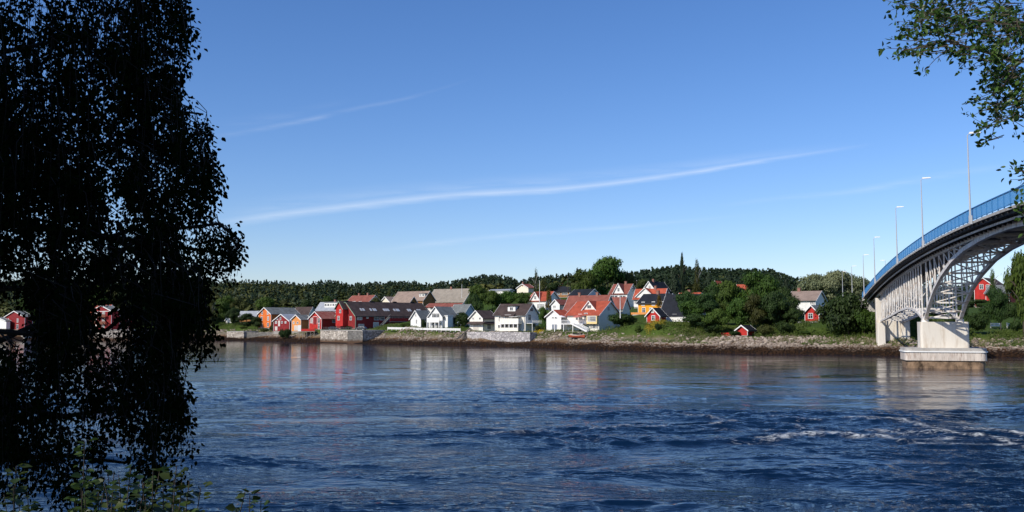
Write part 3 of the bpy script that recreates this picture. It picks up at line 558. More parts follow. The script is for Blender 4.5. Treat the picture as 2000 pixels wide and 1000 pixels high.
def build_house(h):
    root = empty(h['name'], h['C'], math.radians(h['a']), label=h['label'], cat=h['cat']); HOUSE[h['key']] = h; h['root'] = root
    Wd, Ln, fn = wall_geo(h); ze, zr = h['ze'], h['zr']; wm = h['wall']
    z0 = h.get('plinth', .25)
    w = MB(); w.prism([(0, z0), (Wd, z0), (Wd, ze), (Wd / 2, zr - .02), (0, ze)], fn, 0, Ln); w.build('wall', wm, root)
    fo = MB(); fo.prism([(.03, -4.0), (Wd - .03, -4.0), (Wd - .03, z0), (.03, z0)], fn, .03, Ln - .03); fo.build('foundation', FOUND, root)
    for (x, y) in ((0, 0), (0, h['LA']), (h['LB'], 0)): MB().box((x - .06, y - .06, z0), (x + .06, y + .06, ze - .1)).build('corner_board', h.get('trim', TRIM), root)
    r = MB(); bb = [MB(), MB()]; roof_slabs(r, bb, Wd, Ln, fn, ze, zr, h.get('ovr', .5)); ro = r.build('roof', h['roof'], root); [q.build('bargeboard', h.get('trim', TRIM), ro) for q in bb]
    if h['D'] < 360:
        GU = mat('dark gutter metal', (.10, .10, .10), .5); gp = MB(); so = h.get('ovr', .5); gz = ze - (zr - ze) / (Wd / 2) * so - .02
        for p_ in ((-so - .05,) if h['gab'] == 'B' or h['gab'] == 'A' else ()): gp.bar(fn(p_, gz, -so), fn(p_, gz, Ln + so), .13, .11)
        gp.build('gutter', GU, ro); dp = MB(); dp.bar(fn(-.09, z0, .35), fn(-.09, gz, .35), .09); dp.build('downpipe', GU, ro)
    for q in h.get('chim', []):
        c = MB(); p = Wd / 2; qq = Ln * q
        pts = [(p - .4, zr - 1.2), (p + .4, zr - 1.2), (p + .4, zr + 1.1), (p - .4, zr + 1.1)]; c.prism(pts, fn, qq - .45, qq + .45)
        c.prism([(p - .48, zr + 1.1), (p + .48, zr + 1.1), (p + .48, zr + 1.25), (p - .48, zr + 1.25)], fn, qq - .53, qq + .53); c.build('chimney', BRICK, ro)
    for i, (face, px, py, ww, hh) in enumerate(h.get('wins', [])):
        t, z = local_of(h, face, px, py); window(root, face_fn(face), t, z, ww, hh, h.get('wf', 1.0))
    for (face, px, py, ww, hh) in h.get('doors', []):
        t, z = local_of(h, face, px, py); fnf = face_fn(face); d = MB(); z = max(z, z0 + hh / 2)
        d.prism([(t - ww / 2, z - hh / 2), (t + ww / 2, z - hh / 2), (t + ww / 2, z + hh / 2), (t - ww / 2, z + hh / 2)], lambda a, c, o: fnf(a, c, o), .004, .07)
        do = d.build('door', mat('grey door paint', (.22, .24, .28), .6) if h['key'] == 'M' else DRED if h['key'] == 'E' else mat('pale door paint', (.55, .50, .44), .6, .15), root)
        f = MB(); b = .12
        for (a0, a1, c0, c1) in ((t - ww / 2 - b, t + ww / 2 + b, z + hh / 2, z + hh / 2 + b), (t - ww / 2 - b, t - ww / 2, z - hh / 2, z + hh / 2), (t + ww / 2, t + ww / 2 + b, z - hh / 2, z + hh / 2)):
            f.prism([(a0, c0), (a1, c0), (a1, c1), (a0, c1)], lambda a, c, o: fnf(a, c, o), .004, .09)
        f.build('frame', TRIM, do)
    for (face, px, yb_, yt, wm_, kind) in h.get('dorm', []):
        t, zb = local_of(h, face, px, yb_); _, zt = local_of(h, face, px, yt)
        half = Wd / 2; sl = (zr - ze) / half; zb = max(zb, ze - .02); inset = max((zb - ze) / sl, 0) if zb > ze + .2 else -.25
        # dormer runs from its front wall back into the slope
        f = face_fn(face); g = lambda a, c, q, f=f: f(a, c, -q)
        if kind == 'gable':
            zt = min(zt, zr + .3); zw = zb + (zt - zb) * .12 if zb < ze + .3 else zb + .1
            d = MB(); d.prism([(t - wm_ / 2, zb - (.0 if inset < 0 else 0.4)), (t + wm_ / 2, zb - (.0 if inset < 0 else 0.4)), (t + wm_ / 2, zw), (t, zt), (t - wm_ / 2, zw)], g, inset, half * .98)
            do = d.build('dormer', h['wall'], root); rr = MB(); bb2 = MB()
            fnd = lambda p, z, q, t=t, g=g, wm_=wm_: g(t - wm_ / 2 + p, z, q)
            roof_slabs(rr, [bb2], wm_, half, fnd, zw, zt, .4, .14, q0=inset - .45, q1=half * .97, back=False)
            rr.build('dormer_roof', h['roof'], do); bb2.build('bargeboard', TRIM, do)
            if h['key'] != 'V': window(do, face_fn(face, -inset), t - .0, zb + (zt - zb) * .38, 1.3 if h['key'] == 'N' else .8, (zt - zb) * .34)
        else:
            inset = max(inset, .3); zt = min(zt, zr - .1)
            q_b = (zt - ze) / sl
            d = MB(); d.prism([(t - wm_ / 2, ze + inset * sl - .15), (t + wm_ / 2, ze + inset * sl - .15), (t + wm_ / 2, zt), (t - wm_ / 2, zt)], g, inset, q_b)
            do = d.build('dormer', WHITE, root)
            rr = MB(); rr.prism([(t - wm_ / 2 - .3, zt + .01), (t + wm_ / 2 + .3, zt + .01), (t + wm_ / 2 + .3, zt + .18), (t - wm_ / 2 - .3, zt + .18)], g, inset - .4, q_b + .2)
            rr.build('dormer_roof', h['roof'], do)
            zb2 = ze + inset * sl
            n = max(1, int(wm_ // 1.5))
            for k in range(n): window(do, face_fn(face, -inset), t - wm_ / 2 + wm_ * (k + .5) / n, (zb2 + zt) / 2 + .1, min(1.1, wm_ / n * .7), min(.9, (zt - zb2) * .5))
for h in HS: build_house(h)

# extra parts of individual houses (local coordinates of each house)
def lbox(key, name, m, face, t0, t1, z0, z1, o0, o1, parent=None):
    f = face_fn(face); d = MB(); d.prism([(t0, z0), (t1, z0), (t1, z1), (t0, z1)], lambda a, c, o: f(a, c, o), o0, o1)
    return d.build(name, m, parent or HOUSE[key]['root'])
def rail_mesh(f, t0, t1, z, o, hgt=1.0, n=None):
    d = MB(); n = n or max(2, int((t1 - t0) / .45))
    for k in range(n + 1):
        t = t0 + (t1 - t0) * k / n; d.bar(f(t, z, o), f(t, z + hgt, o), .06)
    d.bar(f(t0, z + hgt, o), f(t1, z + hgt, o), .09); d.bar(f(t0, z + .15, o), f(t1, z + .15, o), .06)
    return d
POLEW = mat('white pole paint', (.75, .75, .73), .5, .04)
def extras():
    # G: hoist bay, skylights, stair, canopy
    h = HOUSE['G']; f = face_fn('A'); root = h['root']; W2 = h['LA'] / 2
    _, zt = local_of(h, 'A', 667, 589); _, zb = local_of(h, 'A', 667, 636)
    c = W2 + 1.2; hw = 2.3
    b = MB(); b.prism([(c - hw, 1.2), (c + hw, 1.2), (c + hw, zt - 2.6), (c, zt), (c - hw, zt - 2.6)], lambda a, z, o: f(a, z, o), .01, 2.2)
    bo = b.build('hoist_bay', RED, root)
    r = MB(); bb = MB(); roof_slabs(r, [bb], 2 * hw, 2.2, lambda p, z, q: f(c - hw + p, z, 2.2 - q), zt - 2.6, zt, .5, .15, q0=-.5, q1=6, back=False)
    r.build('bay_roof', R_BRN, bo); bb.build('bargeboard', GTRIM, bo)
    window(bo, face_fn('A', 2.2), c + .4, h['ze'] - 1.0, 1.2, 1.4); window(bo, face_fn('A', 2.2), c - .6, h['ze'] + 1.6, .9, 1.1)
    sl = (h['zr'] - h['ze']) / W2; SK = mat('skylight glass', (.45, .47, .50), .12, .1, spec=.8)
    for px in (713, 718, 732, 738, 741, 758, 762, 766, 778, 783, 786, 805, 809, 824, 828):
        t = h['t'](px, h['dB']); y0 = W2 * .30; y1 = W2 * .48
        m = MB(); n = Vector((0, -sl, 1)).normalized()
        P = [Vector((t - .4, y0, h['ze'] + sl * y0 + .2)), Vector((t + .4, y0, h['ze'] + sl * y0 + .2)), Vector((t + .4, y1, h['ze'] + sl * y1 + .2)), Vector((t - .4, y1, h['ze'] + sl * y1 + .2))]
        m.add([tuple(p) for p in P] + [tuple(p + n * .12) for p in P], [(0, 3, 2, 1), (4, 5, 6, 7), (0, 1, 5, 4), (1, 2, 6, 5), (2, 3, 7, 6), (3, 0, 4, 7)]); m.build('skylight', SK, root)
    for px in (695, 745, 790, 824):
        t = h['t'](px, h['dB']); m = MB(); m.box((t - .9, W2 - .25, h['zr'] + .1), (t + .9, W2 + .25, h['zr'] + .5)); m.build('roof_vent', R_BLK, root)
    fB = face_fn('B'); STW = mat('grey weathered stair wood', (.30, .29, .27), .85, .2)
    t0 = h['t'](736, h['dB']); t1 = h['t'](757, h['dB']); m = MB(); zt = 4.6
    for o in (.6, 1.8): m.bar(fB(t0, .2, o), fB(t1, zt, o), .12, .35)
    for k in range(16): 
        q = k / 16; m.prism([(t0 + (t1 - t0) * q, .3 + zt * q), (t0 + (t1 - t0) * q + .35, .3 + zt * q), (t0 + (t1 - t0) * q + .35, .36 + zt * q), (t0 + (t1 - t0) * q, .36 + zt * q)], lambda a, z, o: fB(a, z, o), .6, 1.8)
    m.bar(fB(t0, 1.3, 1.85), fB(t1, zt + 1.1, 1.85), .08, .08); m.build('outside_stair', STW, root)
    lbox('G', 'gallery', mat('red gallery boards', (.38, .02, .02), .7, .15), 'B', t1, h['LB'] - 1, 3.0, 4.2, 1.6, 1.75)
    lbox('G', 'gallery_floor', STW, 'B', t1, h['LB'] - 1, 2.75, 2.95, .05, 1.75)
    # I: villa balcony and glazed ground floor, corner bay
    h = HOUSE['I']; zb = local_of(h, 'A', 850, 627)[1]; LA = h['LA']
    lbox('I', 'balcony', WHITE, 'A', .2, LA - .4, zb - .3, zb + 1.1, 1.3, 1.45); lbox('I', 'balcony_floor', TRIM, 'A', .2, LA - .4, zb - .5, zb - .32, .02, 1.45)
    for k in range(4): lbox('I', 'column', TRIM, 'A', .25 + k * (LA - .9) / 3, .5 + k * (LA - .9) / 3, .2, zb - .5, 1.2, 1.44)
    bay = lbox('I', 'entrance_porch', WHITE, 'B', 1.0, 3.6, .2, 4.6, .01, 1.6); lbox('I', 'porch_roof', TRIM, 'B', .8, 3.8, 4.61, 4.8, .01, 1.8)
    # K: skirt roof
    h = HOUSE['K']; z1 = local_of(h, 'A', 930, 629)[1]; z0 = z1 - .75
    for face, Ln in (('A', h['LA']), ('B', h['LB'])):
        f = face_fn(face); d = MB(); f2 = lambda o, z, t, f=f: f(t, z, o)
        d.prism([(.01, z1), (1.3, z0), (1.3, z0 + .14), (.01, z1 + .16)], f2, -1.2 if face == 'A' else -.01, Ln + .3); d.build('skirt_roof', R_BRN, h['root'])
    # L: balcony block
    h = HOUSE['L']; f = face_fn('A'); tl = h['t'](984, h['dA']); tr = h['t'](1019, h['dA']); t0, t1 = min(tl, tr), max(tl, tr)
    zf = local_of(h, 'A', 1000, 630)[1]; zt = zf + 1.3
    lbox('L', 'balcony', PCREAM, 'A', t0, t1, zf - .3, zt, 2.2, 2.36); lbox('L', 'balcony_floor', TRIM, 'A', t0, t1, zf - .5, zf - .31, .02, 2.36)
    lbox('L', 'balcony_side', PCREAM, 'A', t0 - .16, t0 - .003, zf - .3, zt, .02, 2.36); lbox('L', 'balcony_side', PCREAM, 'A', t1 + .003, t1 + .16, zf - .3, zt, .02, 2.36)
    lbox('L', 'ground_floor_bay', PCREAM, 'A', t0, t1, .2, 1.3, 2.0, 2.3)
    for k in range(5): t = t0 + .15 + (t1 - t0 - .3) * k / 4; lbox('L', 'column', TRIM, 'A', t - .12, t + .12, 1.3, zf - .5, 2.05, 2.28)
    lbox('L', 'ground_floor_glazing', GLASS, 'A', t0 + .1, t1 - .1, 1.3, zf - .55, 1.6, 1.66)
    d = MB(); ta = h['t'](996, h['dA']); z2 = h['ze']
    d.prism([(.02, z2 + .25), (1.9, z2 - .75), (1.9, z2 - .6), (.02, z2 + .4)], lambda o, z, t: f(t, z, o), ta - 2.3, ta + 2.3); d.build('porch_roof', R_BRN, h['root'])
    lbox('L', 'oriel', PCREAM, 'A', ta - 1.7, ta + 1.7, zf + 1.3, z2 - .5, .02, 1.2); window(h['root'], face_fn('A', 1.2), ta, (zf + 1.5 + z2 - .6) / 2, 2.2, 1.2)
    lbox('L', 'awning', mat('white awning cloth', (.78, .76, .72), .8, .03), 'A', t0 + .2, t0 + 3.4, z2 - .9, z2 - .78, .1, 2.3)
    # side balcony on the shaded gable
    zf2 = local_of(h, 'B', 1036, 631)[1]
    lbox('L', 'side_balcony_floor', TRIM, 'B', .4, 6.2, zf2 - .15, zf2, .02, 2.4); fB = face_fn('B'); rail_mesh(fB, .4, 6.2, zf2, 2.35).build('railing', TRIM, h['root'])
    for t in (.5, 6.1): lbox('L', 'balcony_post', TRIM, 'B', t - .07, t + .07, -1.0, zf2 - .16, 2.25, 2.39)
    # N: dormer exists; terrace, stair, cream bay
    h = HOUSE['N']; root = h['root']; f = face_fn('A'); tb0 = .15; tb1 = h['t'](1148.5, h['dA'])
    zb0 = local_of(h, 'A', 1158, 632.5)[1]
    b = lbox('N', 'cream_bay', YCREAM, 'A', tb0, tb1, zb0, h['ze'] - .35, .02, 1.0)
    for px in (1153, 1158.5, 1164): window(b, face_fn('A', 1.0), h['t'](px, h['dA']), zb0 + (h['ze'] - zb0) * .55, .8, 1.4, 1.1)
    tL = h['LA'] + 3.0; zt = local_of(h, 'A', 1120, 632)[1]
    lbox('N', 'terrace_floor', TRIM, 'A', tb1, tL, zt - .25, zt - .02, .02, 3.2)
    rail_mesh(f, tb1 + 2.5, tL, zt, 3.1).build('railing', TRIM, root)
    for k in range(4): t = tb1 + .3 + (tL - tb1 - .6) * k / 3; lbox('N', 'terrace_post', TRIM, 'A', t - .1, t + .1, 0, zt - .26, 2.95, 3.15)
    st = MB(); ta = tb1 + 3.2; tz_ = tb1 - 2.2
    for o in (3.4, 4.7):
        st.bar(f(ta, zt, o), f(tz_, .1, o), .1, .4); st.bar(f(ta, zt + .95, o), f(tz_, 1.05, o), .09, .12)
        for k in range(12): q = k / 11; P = f(ta + (tz_ - ta) * q, zt + (.1 - zt) * q, o); st.bar(P, (P[0], P[1], P[2] + .95), .12, .04)
    for k in range(14): 
        q = k / 13; a = ta + (tz_ - ta) * q; z = zt + (.1 - zt) * q; st.prism([(a - .18, z), (a + .18, z), (a + .18, z + .05), (a - .18, z + .05)], lambda aa, zz, o: f(aa, zz, o), 3.45, 4.65)
    st.build('outside_stair', TRIM, root)
    PAR = mat('parasol cloth', (.70, .66, .62), .8, .05)
    for t, cl in ((tb1 + 2.5, (.55, .16, .13)), (tL - 2.0, (.80, .78, .75))):
        p = empty('parasol', root.matrix_basis @ Vector(f(t, zt, 2.0)), 0, label=('red and white parasol on the terrace of the red roofed house' if cl[0] < .6 else 'pale parasol over the annexe end of the terrace'), cat='parasol')
        d = MB(); n = 8; d.add([(0, 0, 2.5)] + [(1.5 * math.cos(k * math.pi / 4), 1.5 * math.sin(k * math.pi / 4), 2.0) for k in range(n)] + [(1.5 * math.cos(k * math.pi / 4), 1.5 * math.sin(k * math.pi / 4), 1.85) for k in range(n)],
                               [(0, 1 + k, 1 + (k + 1) % n) for k in range(n)] + [(1 + k, 9 + k, 9 + (k + 1) % n, 1 + (k + 1) % n) for k in range(n)]); d.build('canopy', mat('parasol cloth %d' % int(cl[0] * 100), cl, .8, .05), p)
        MB().tube([(0, 0, 0), (0, 0, 2.5)], .03).build('pole', POLEW, p)
    # X: terrace wall ; Z: balcony ; Y step
    h = HOUSE['X']; lbox('X', 'terrace_wall', WHITE, 'A', -1.0, h['LA'] + 1, -2.6, -.35, 2.0, 2.2); lbox('X', 'terrace_edge', OCHRE, 'A', -1.0, h['LA'] + 1.5, -.34, .35, 1.9, 2.3)
    h = HOUSE['Z']; z = local_of(h, 'A', 1310, 627)[1]; LA = h['LA']
    lbox('Z', 'balcony', WHITE, 'A', LA - 13, LA, z, z + 1.1, 1.9, 2.05); lbox('Z', 'balcony_floor', TRIM, 'A', LA - 13, LA, z - .2, z - .02, .02, 2.05)
    for k in range(5): lbox('Z', 'column', TRIM, 'A', LA - 12.8 + 3 * k, LA - 12.5 + 3 * k, 0, z - .2, 1.7, 1.95)
    # AJ balconies
    h = HOUSE['AJ']; BR = mat('brown balcony board', (.16, .06, .035), .8, .2)
    t0 = h['t'](214, h['dA']); t1 = h['t'](192, h['dA'])
    for py in (618.5, 632): z = local_of(h, 'A', 203, py)[1]; lbox('AJ', 'balcony', BR, 'A', t0, t1, z - .1, z + 1.0, 1.3, 1.42); lbox('AJ', 'balcony_floor', BR, 'A', t0, t1, z - .3, z - .12, .02, 1.42)
    t2 = h['t'](190, h['dA']); lbox('AJ', 'bay_panel', TRIM, 'A', t2 - .9, t2 + .2, 1.0, h['ze'] - .4, .01, .12)
    lbox('AJ', 'cornice', TRIM, 'A', 0, h['LA'], h['ze'] - .25, h['ze'] - .02, .01, .15)
    h = HOUSE['AJ2']; z = 2.9; lbox('AJ2', 'balcony', BR, 'A', .3, h['LA'] - .3, z, z + 1.0, 1.3, 1.42)
    # AE grey-white veranda under the red gable
    h = HOUSE['AE']; lbox('AE', 'veranda', mat('grey lattice board', (.38, .38, .40), .8, .3, 3), 'A', -.5, h['LA'] + 3, 0, 1.7, 1.5, 1.7)
extras()

# ------------------------------------------------------------------ bridge
LX = lambda D: 21.5 + .288 * D
EX = Vector((.277, .961, 0)).normalized(); NX = Vector((.961, -.277, 0)).normalized()
def zdeck(D): return 18.5 - .00042 * (D - 125) ** 2 if D > 60 else 18.5 - .00042 * 65 ** 2 - (60 - D) * .055 - (60 - D) ** 2 * .0002
def BP(D, w, z): return Vector((LX(D), D, z)) + NX * w
def arch_main(D):
    d = abs(D - 100); return float(np.interp(d, [0, 7, 16.4, 25, 33.7, 39.8, 45, 50], [17.25, 17.15, 16.75, 15.9, 14.3, 12.6, 10.5, 7.9]))
def arch_side(D): return float(np.interp(D, [151.5, 157, 161.8, 169.4, 180, 190.4, 202, 214], [8.0, 9.15, 9.8, 10.1, 9.75, 9.1, 8.45, 7.8]))
STEEL = mat('light grey painted steel', (.72, .69, .65), .55, .12, 1.2, dirt=(.42, .30, .22), dscale=1.4)
SHADE_STEEL = mat('shade toned deck steel', (.045, .042, .04), .8, .3, 2)  # shade under the deck and overhang put into the steel colour
RAILB = mat('blue railing paint', (.05, .20, .42), .55, .1)
def mesh_panel_mat():
    m, nt, b = new_mat('blue railing mesh'); N = nt.nodes.new; L = nt.links.new
    b.inputs['Base Color'].default_value = (.10, .36, .70, 1); b.inputs['Roughness'].default_value = .6
    tr = N('ShaderNodeBsdfTransparent'); mx = N('ShaderNodeMixShader')
    g = N('ShaderNodeTexCoord'); wv = N('ShaderNodeTexWave'); wv.bands_direction = 'Y'; wv.inputs['Scale'].default_value = 3.0; L(g.outputs['Object'], wv.inputs[0])
    mr = N('ShaderNodeMapRange'); mr.inputs[1].default_value = .1; mr.inputs[2].default_value = .4; mr.inputs[3].default_value = .45; mr.inputs[4].default_value = .9; L(wv.outputs[1], mr.inputs[0])
    L(mr.outputs[0], mx.inputs[0]); L(tr.outputs[0], mx.inputs[1]); L(b.outputs[0], mx.inputs[2]); L(mx.outputs[0], nt.nodes.get('Material Output').inputs[0]); return m
PANEL = mesh_panel_mat()
def band(Ds, w0, w1, zt, zb):     # ribbon body following the bridge line
    m = MB(); v = []
    for D in Ds: a = zt(D); b_ = zb(D); v += [BP(D, w0, a), BP(D, w1, a), BP(D, w1, b_), BP(D, w0, b_)]
    f = []
    for i in range(len(Ds) - 1):
        o = i * 4
        for k in range(4): f.append((o + k, o + (k + 1) % 4, o + 4 + (k + 1) % 4, o + 4 + k))
    f.append((0, 1, 2, 3)); n = 4 * (len(Ds) - 1); f.append((n + 3, n + 2, n + 1, n))
    return m.add(v, f)
def build_bridge():
    root = empty('arch_bridge', (0, 0, 0), 0, label='grey steel arch road bridge with blue railing and white concrete pier', cat='bridge')
    Ds = list(np.linspace(-25, 236, 110))
    band(Ds, 0, 9.6, zdeck, lambda D: zdeck(D) - .28).build('deck', CONC, root)
    band(Ds, .35, 9.25, lambda D: zdeck(D) + .02, lambda D: zdeck(D) + .004).build('roadway', mat('asphalt', (.05, .05, .05), .95, .15, 3), root)
    band(Ds, .3, 9.3, lambda D: zdeck(D) - .284, lambda D: zdeck(D) - .62).build('deck_underside', SHADE_STEEL, root)
    for w in (2.2, 7.35): band(Ds, w - .2, w + .2, lambda D: zdeck(D) - .62, lambda D: zdeck(D) - 1.35).build('girder', STEEL, root)
    band(Ds, .95, 1.1, lambda D: zdeck(D) - .75, lambda D: zdeck(D) - .98).build('cable_duct', STEEL, root)
    band(Ds, 8.4, 8.55, lambda D: zdeck(D) - .75, lambda D: zdeck(D) - .98).build('cable_duct', STEEL, root)
    D = 70.0
    while D < 235:                                  # cross ribs carrying the overhang
        m = MB(); z = zdeck(D)
        m.add([BP(D, .08, z - .3), BP(D, 2.1, z - .3), BP(D, 2.1, z - 1.1), BP(D, .08, z - .5), BP(D + .14, .08, z - .3), BP(D + .14, 2.1, z - .3), BP(D + .14, 2.1, z - 1.1), BP(D + .14, .08, z - .5)],
              [(0, 1, 2, 3), (7, 6, 5, 4), (0, 4, 5, 1), (1, 5, 6, 2), (2, 6, 7, 3), (3, 7, 4, 0)]); m.build('bracket', SHADE_STEEL, root); D += 2.2
    # railings
    m = MB()
    for k in range(40):
        D0 = -24 + k * 2.4
        if D0 > 70: break
        for w in (.08,):
            m.bar(BP(D0, w, zdeck(D0)), BP(D0, w, zdeck(D0) + 1.35), .09); m.bar(BP(D0, w, zdeck(D0) + 1.35), BP(D0 + 2.4, w, zdeck(D0 + 2.4) + 1.35), .1)
    m.build('near_railing', RAILB, root)
    m = MB(); k = 0
    while -24 + k * 2.4 < 234:
        D0 = -24 + k * 2.4; w = 9.5; m.bar(BP(D0, w, zdeck(D0)), BP(D0, w, zdeck(D0) + 1.35), .09); m.bar(BP(D0, w, zdeck(D0) + 1.35), BP(D0 + 2.4, w, zdeck(D0 + 2.4) + 1.35), .1); m.bar(BP(D0, w, zdeck(D0) + .7), BP(D0 + 2.4, w, zdeck(D0 + 2.4) + .7), .5, .02); k += 1
    m.build('far_railing', RAILB, root)
    D0 = 72.0
    while D0 < 234:
        D1 = D0 + 2.4; w = .06; p = MB(); za, zb = zdeck(D0), zdeck(D1)
        p.add([BP(D0 + .06, w, za + .22), BP(D1 - .02, w, zb + .22), BP(D1 - .02, w, zb + 1.36), BP(D0 + .06, w, za + 1.36), BP(D0 + .06, w + .03, za + .22), BP(D1 - .02, w + .03, zb + .22), BP(D1 - .02, w + .03, zb + 1.36), BP(D0 + .06, w + .03, za + 1.36)],
              [(0, 1, 2, 3), (7, 6, 5, 4), (0, 4, 5, 1), (3, 2, 6, 7)])
        pan = p.build('railing_panel', PANEL, root)
        q = MB(); q.bar(BP(D0, w, za - .1), BP(D0, w, za + 1.45), .10); q.bar(BP(D0, w, za + 1.43), BP(D1, w, zb + 1.43), .12, .09); q.bar(BP(D0, w, za + .18), BP(D1, w, zb + .18), .08, .07); q.build('railing_post', RAILB, pan)
        D0 = D1
    # arch ribs
    for w in (2.2, 7.35):
        A = list(np.linspace(50, 150, 60)); band(A, w - .24, w + .24, arch_main, lambda D: arch_main(D) - .55).build('arch_rib', STEEL, root)
        A = list(np.linspace(151.3, 214.5, 40)); band(A, w - .22, w + .22, arch_side, lambda D: arch_side(D) - .38).build('side_arch_rib', STEEL, root)
        Dk = 152.6; k = 0; SP = 3.0
        while Dk < 214.2:
            s = MB(); s.bar(BP(Dk, w, arch_side(Dk) - .05), BP(Dk, w, zdeck(Dk) - 1.3), .34, .17, up=NX); s.build('strut', STEEL, root)
            if Dk + SP < 214.2:
                lo, hi = BP(Dk, w, arch_side(Dk)), BP(Dk + SP, w, zdeck(Dk + SP) - 1.35)
                if k % 2: lo, hi = BP(Dk + SP, w, arch_side(Dk + SP)), BP(Dk, w, zdeck(Dk) - 1.35)
                d = MB(); d.bar(lo, hi, .12, .08, up=NX); d.build('lacing_bar', STEEL, root)
            Dk += SP; k += 1
        for s0 in (1, -1):
            for k in range(0, 9):
                Dk = 100 + s0 * (47.5 - k * 4.0)
                if zdeck(Dk) - 1.35 - arch_main(Dk) < .4: continue
                s = MB(); s.bar(BP(Dk, w, arch_main(Dk) - .05), BP(Dk, w, zdeck(Dk) - 1.3), .30, .18, up=NX); s.build('strut', STEEL, root)
                if s0 > 0 and k > 0:
                    d = MB(); d.bar(BP(Dk, w, arch_main(Dk)), BP(Dk + 4.0, w, zdeck(Dk + 4.0) - 1.35), .12, .09, up=NX); d.build('lacing_bar', STEEL, root)
    # bracing between the main ribs
    for s0 in (1, -1):
        st = [100 + s0 * t for t in (49.2, 47.2, 44.6, 41.2, 37.2, 32.2, 26, 19, 11, 3)]
        for i, D in enumerate(st):
            m = MB(); m.bar(BP(D, 2.45, arch_main(D) - .35), BP(D, 7.1, arch_main(D) - .35), .26, .26); m.build('cross_beam', STEEL, root)
            if i + 1 < len(st):
                E = st[i + 1]; m = MB(); m.bar(BP(D, 2.45, arch_main(D) - .4), BP(E, 7.1, arch_main(E) - .4), .15, .15); m.bar(BP(D, 7.1, arch_main(D) - .4), BP(E, 2.45, arch_main(E) - .4), .15, .15); m.build('cross_brace', STEEL, root)
    D = 153.0
    while D < 214:
        m = MB(); m.bar(BP(D, 2.42, arch_side(D) - .2), BP(D, 7.13, arch_side(D) - .2), .18, .2); m.build('cross_beam', STEEL, root); D += 4.4
    D = 154
    while D < 214:
        m = MB(); m.bar(BP(D, 2.3, arch_side(D)), BP(D, 7.2, zdeck(D) - 1.4), .12, .12); m.build('sway_brace', STEEL, root); D += 8.8
    for D in (84, 95, 106, 117, 126):    # haunch beams
        m = MB(); m.bar(BP(D, 2.2, zdeck(D) - 1.2), BP(D, 7.35, zdeck(D) - 1.2), .35, .5); m.build('cross_girder', STEEL, root)
    WCON = mat('white rendered concrete', (.68, .63, .55), .9, .06, .5, .15, 3, stretch=(1, 1, .18), dirt=(.50, .42, .33), dscale=1.1)
    STAIN = mat('stained white planks', (.60, .53, .46), .9, .2, 1.0, .3, 4, stretch=(2.5, 2.5, .3), dirt=(.30, .21, .16), dscale=2.2)
    WEED = mat('weed stained concrete', (.24, .16, .10), .95, .5, 1.2, .8, 5, stretch=(1, 1, .7), dirt=(.03, .02, .012), dscale=.9)
    def block(D0, D1, w0, w1, z0, z1, r=.5, taper=0.0, n=5):
        pts = []
        for (cx, cy, a0) in ((w1 - r, D1 - r, 0), (w0 + r, D1 - r, 90), (w0 + r, D0 + r, 180), (w1 - r, D0 + r, 270)):
            for k in range(n + 1): a = math.radians(a0 + 90 * k / n); pts.append((cx + r * math.cos(a), cy + r * math.sin(a)))
        m = MB(); cw, cD = (w0 + w1) / 2, (D0 + D1) / 2; N_ = len(pts)
        v = [BP(cD, 0, 0) + NX * w + EX * (d - cD) for w, d in pts]
        lo = [Vector((p.x, p.y, z0)) for p in v]
        c = BP(cD, cw, 0); hi = [Vector((c.x + (p.x - c.x) * (1 - taper), c.y + (p.y - c.y) * (1 - taper), z1)) for p in v]
        m.add(lo + hi, [tuple(range(N_))[::-1], tuple(range(N_, 2 * N_))] + [(i, (i + 1) % N_, N_ + (i + 1) % N_, N_ + i) for i in range(N_)]); return m
    for s0, cD in ((1, 150.3), (-1, 49.7)):
        pier = block(cD - 1.8, cD + 1.8, 1.2, 8.4, 3.2, 7.35, .45).build('pier', WCON, root)
        for w in (2.2, 7.35): block(cD - .9, cD + .9, w - .5, w + .5, 7.35, 7.75, .3).build('bearing', STEEL, pier)
        block(cD - 3.6, cD + 3.6, -1.35, 10.6, 2.75, 3.2, 1.0).build('footing_cap', CONC, pier)
        block(cD - 3.75, cD + 3.75, -1.5, 10.75, 2.55, 2.745, 1.0).build('footing_edge', TRIM, pier)
        block(cD - 3.6, cD + 3.6, -1.35, 10.6, 1.25, 2.546, 1.0).build('footing_skirt', STAIN, pier)
        block(cD - 3.3, cD + 3.3, -1.0, 10.2, -3, 1.246, 1.2, -.03).build('footing_base', WEED, pier)
    for w0, w1 in ((1.2, 3.1), (6.5, 8.4)):
        block(214.2, 216.2, w0, w1, 0.5, 13.0, .2).build('column', WCON, root)
    block(214.6, 215.8, 3.11, 6.49, .5, 8.2, .1).build('column_web', WCON, root)
    block(212.8, 214.19, 1.3, 3.0, .5, 7.3, .2).build('column_foot', WCON, root)
    block(231, 238, -.5, 10.1, 2, 13.2, .2).build('abutment', CONC, root)
build_bridge()
LAMPP = mat('galvanised lamp post', (.42, .43, .44), .45, .05, metal=.0); LAMPH = mat('white lamp housing', (.80, .80, .80), .4, .02)
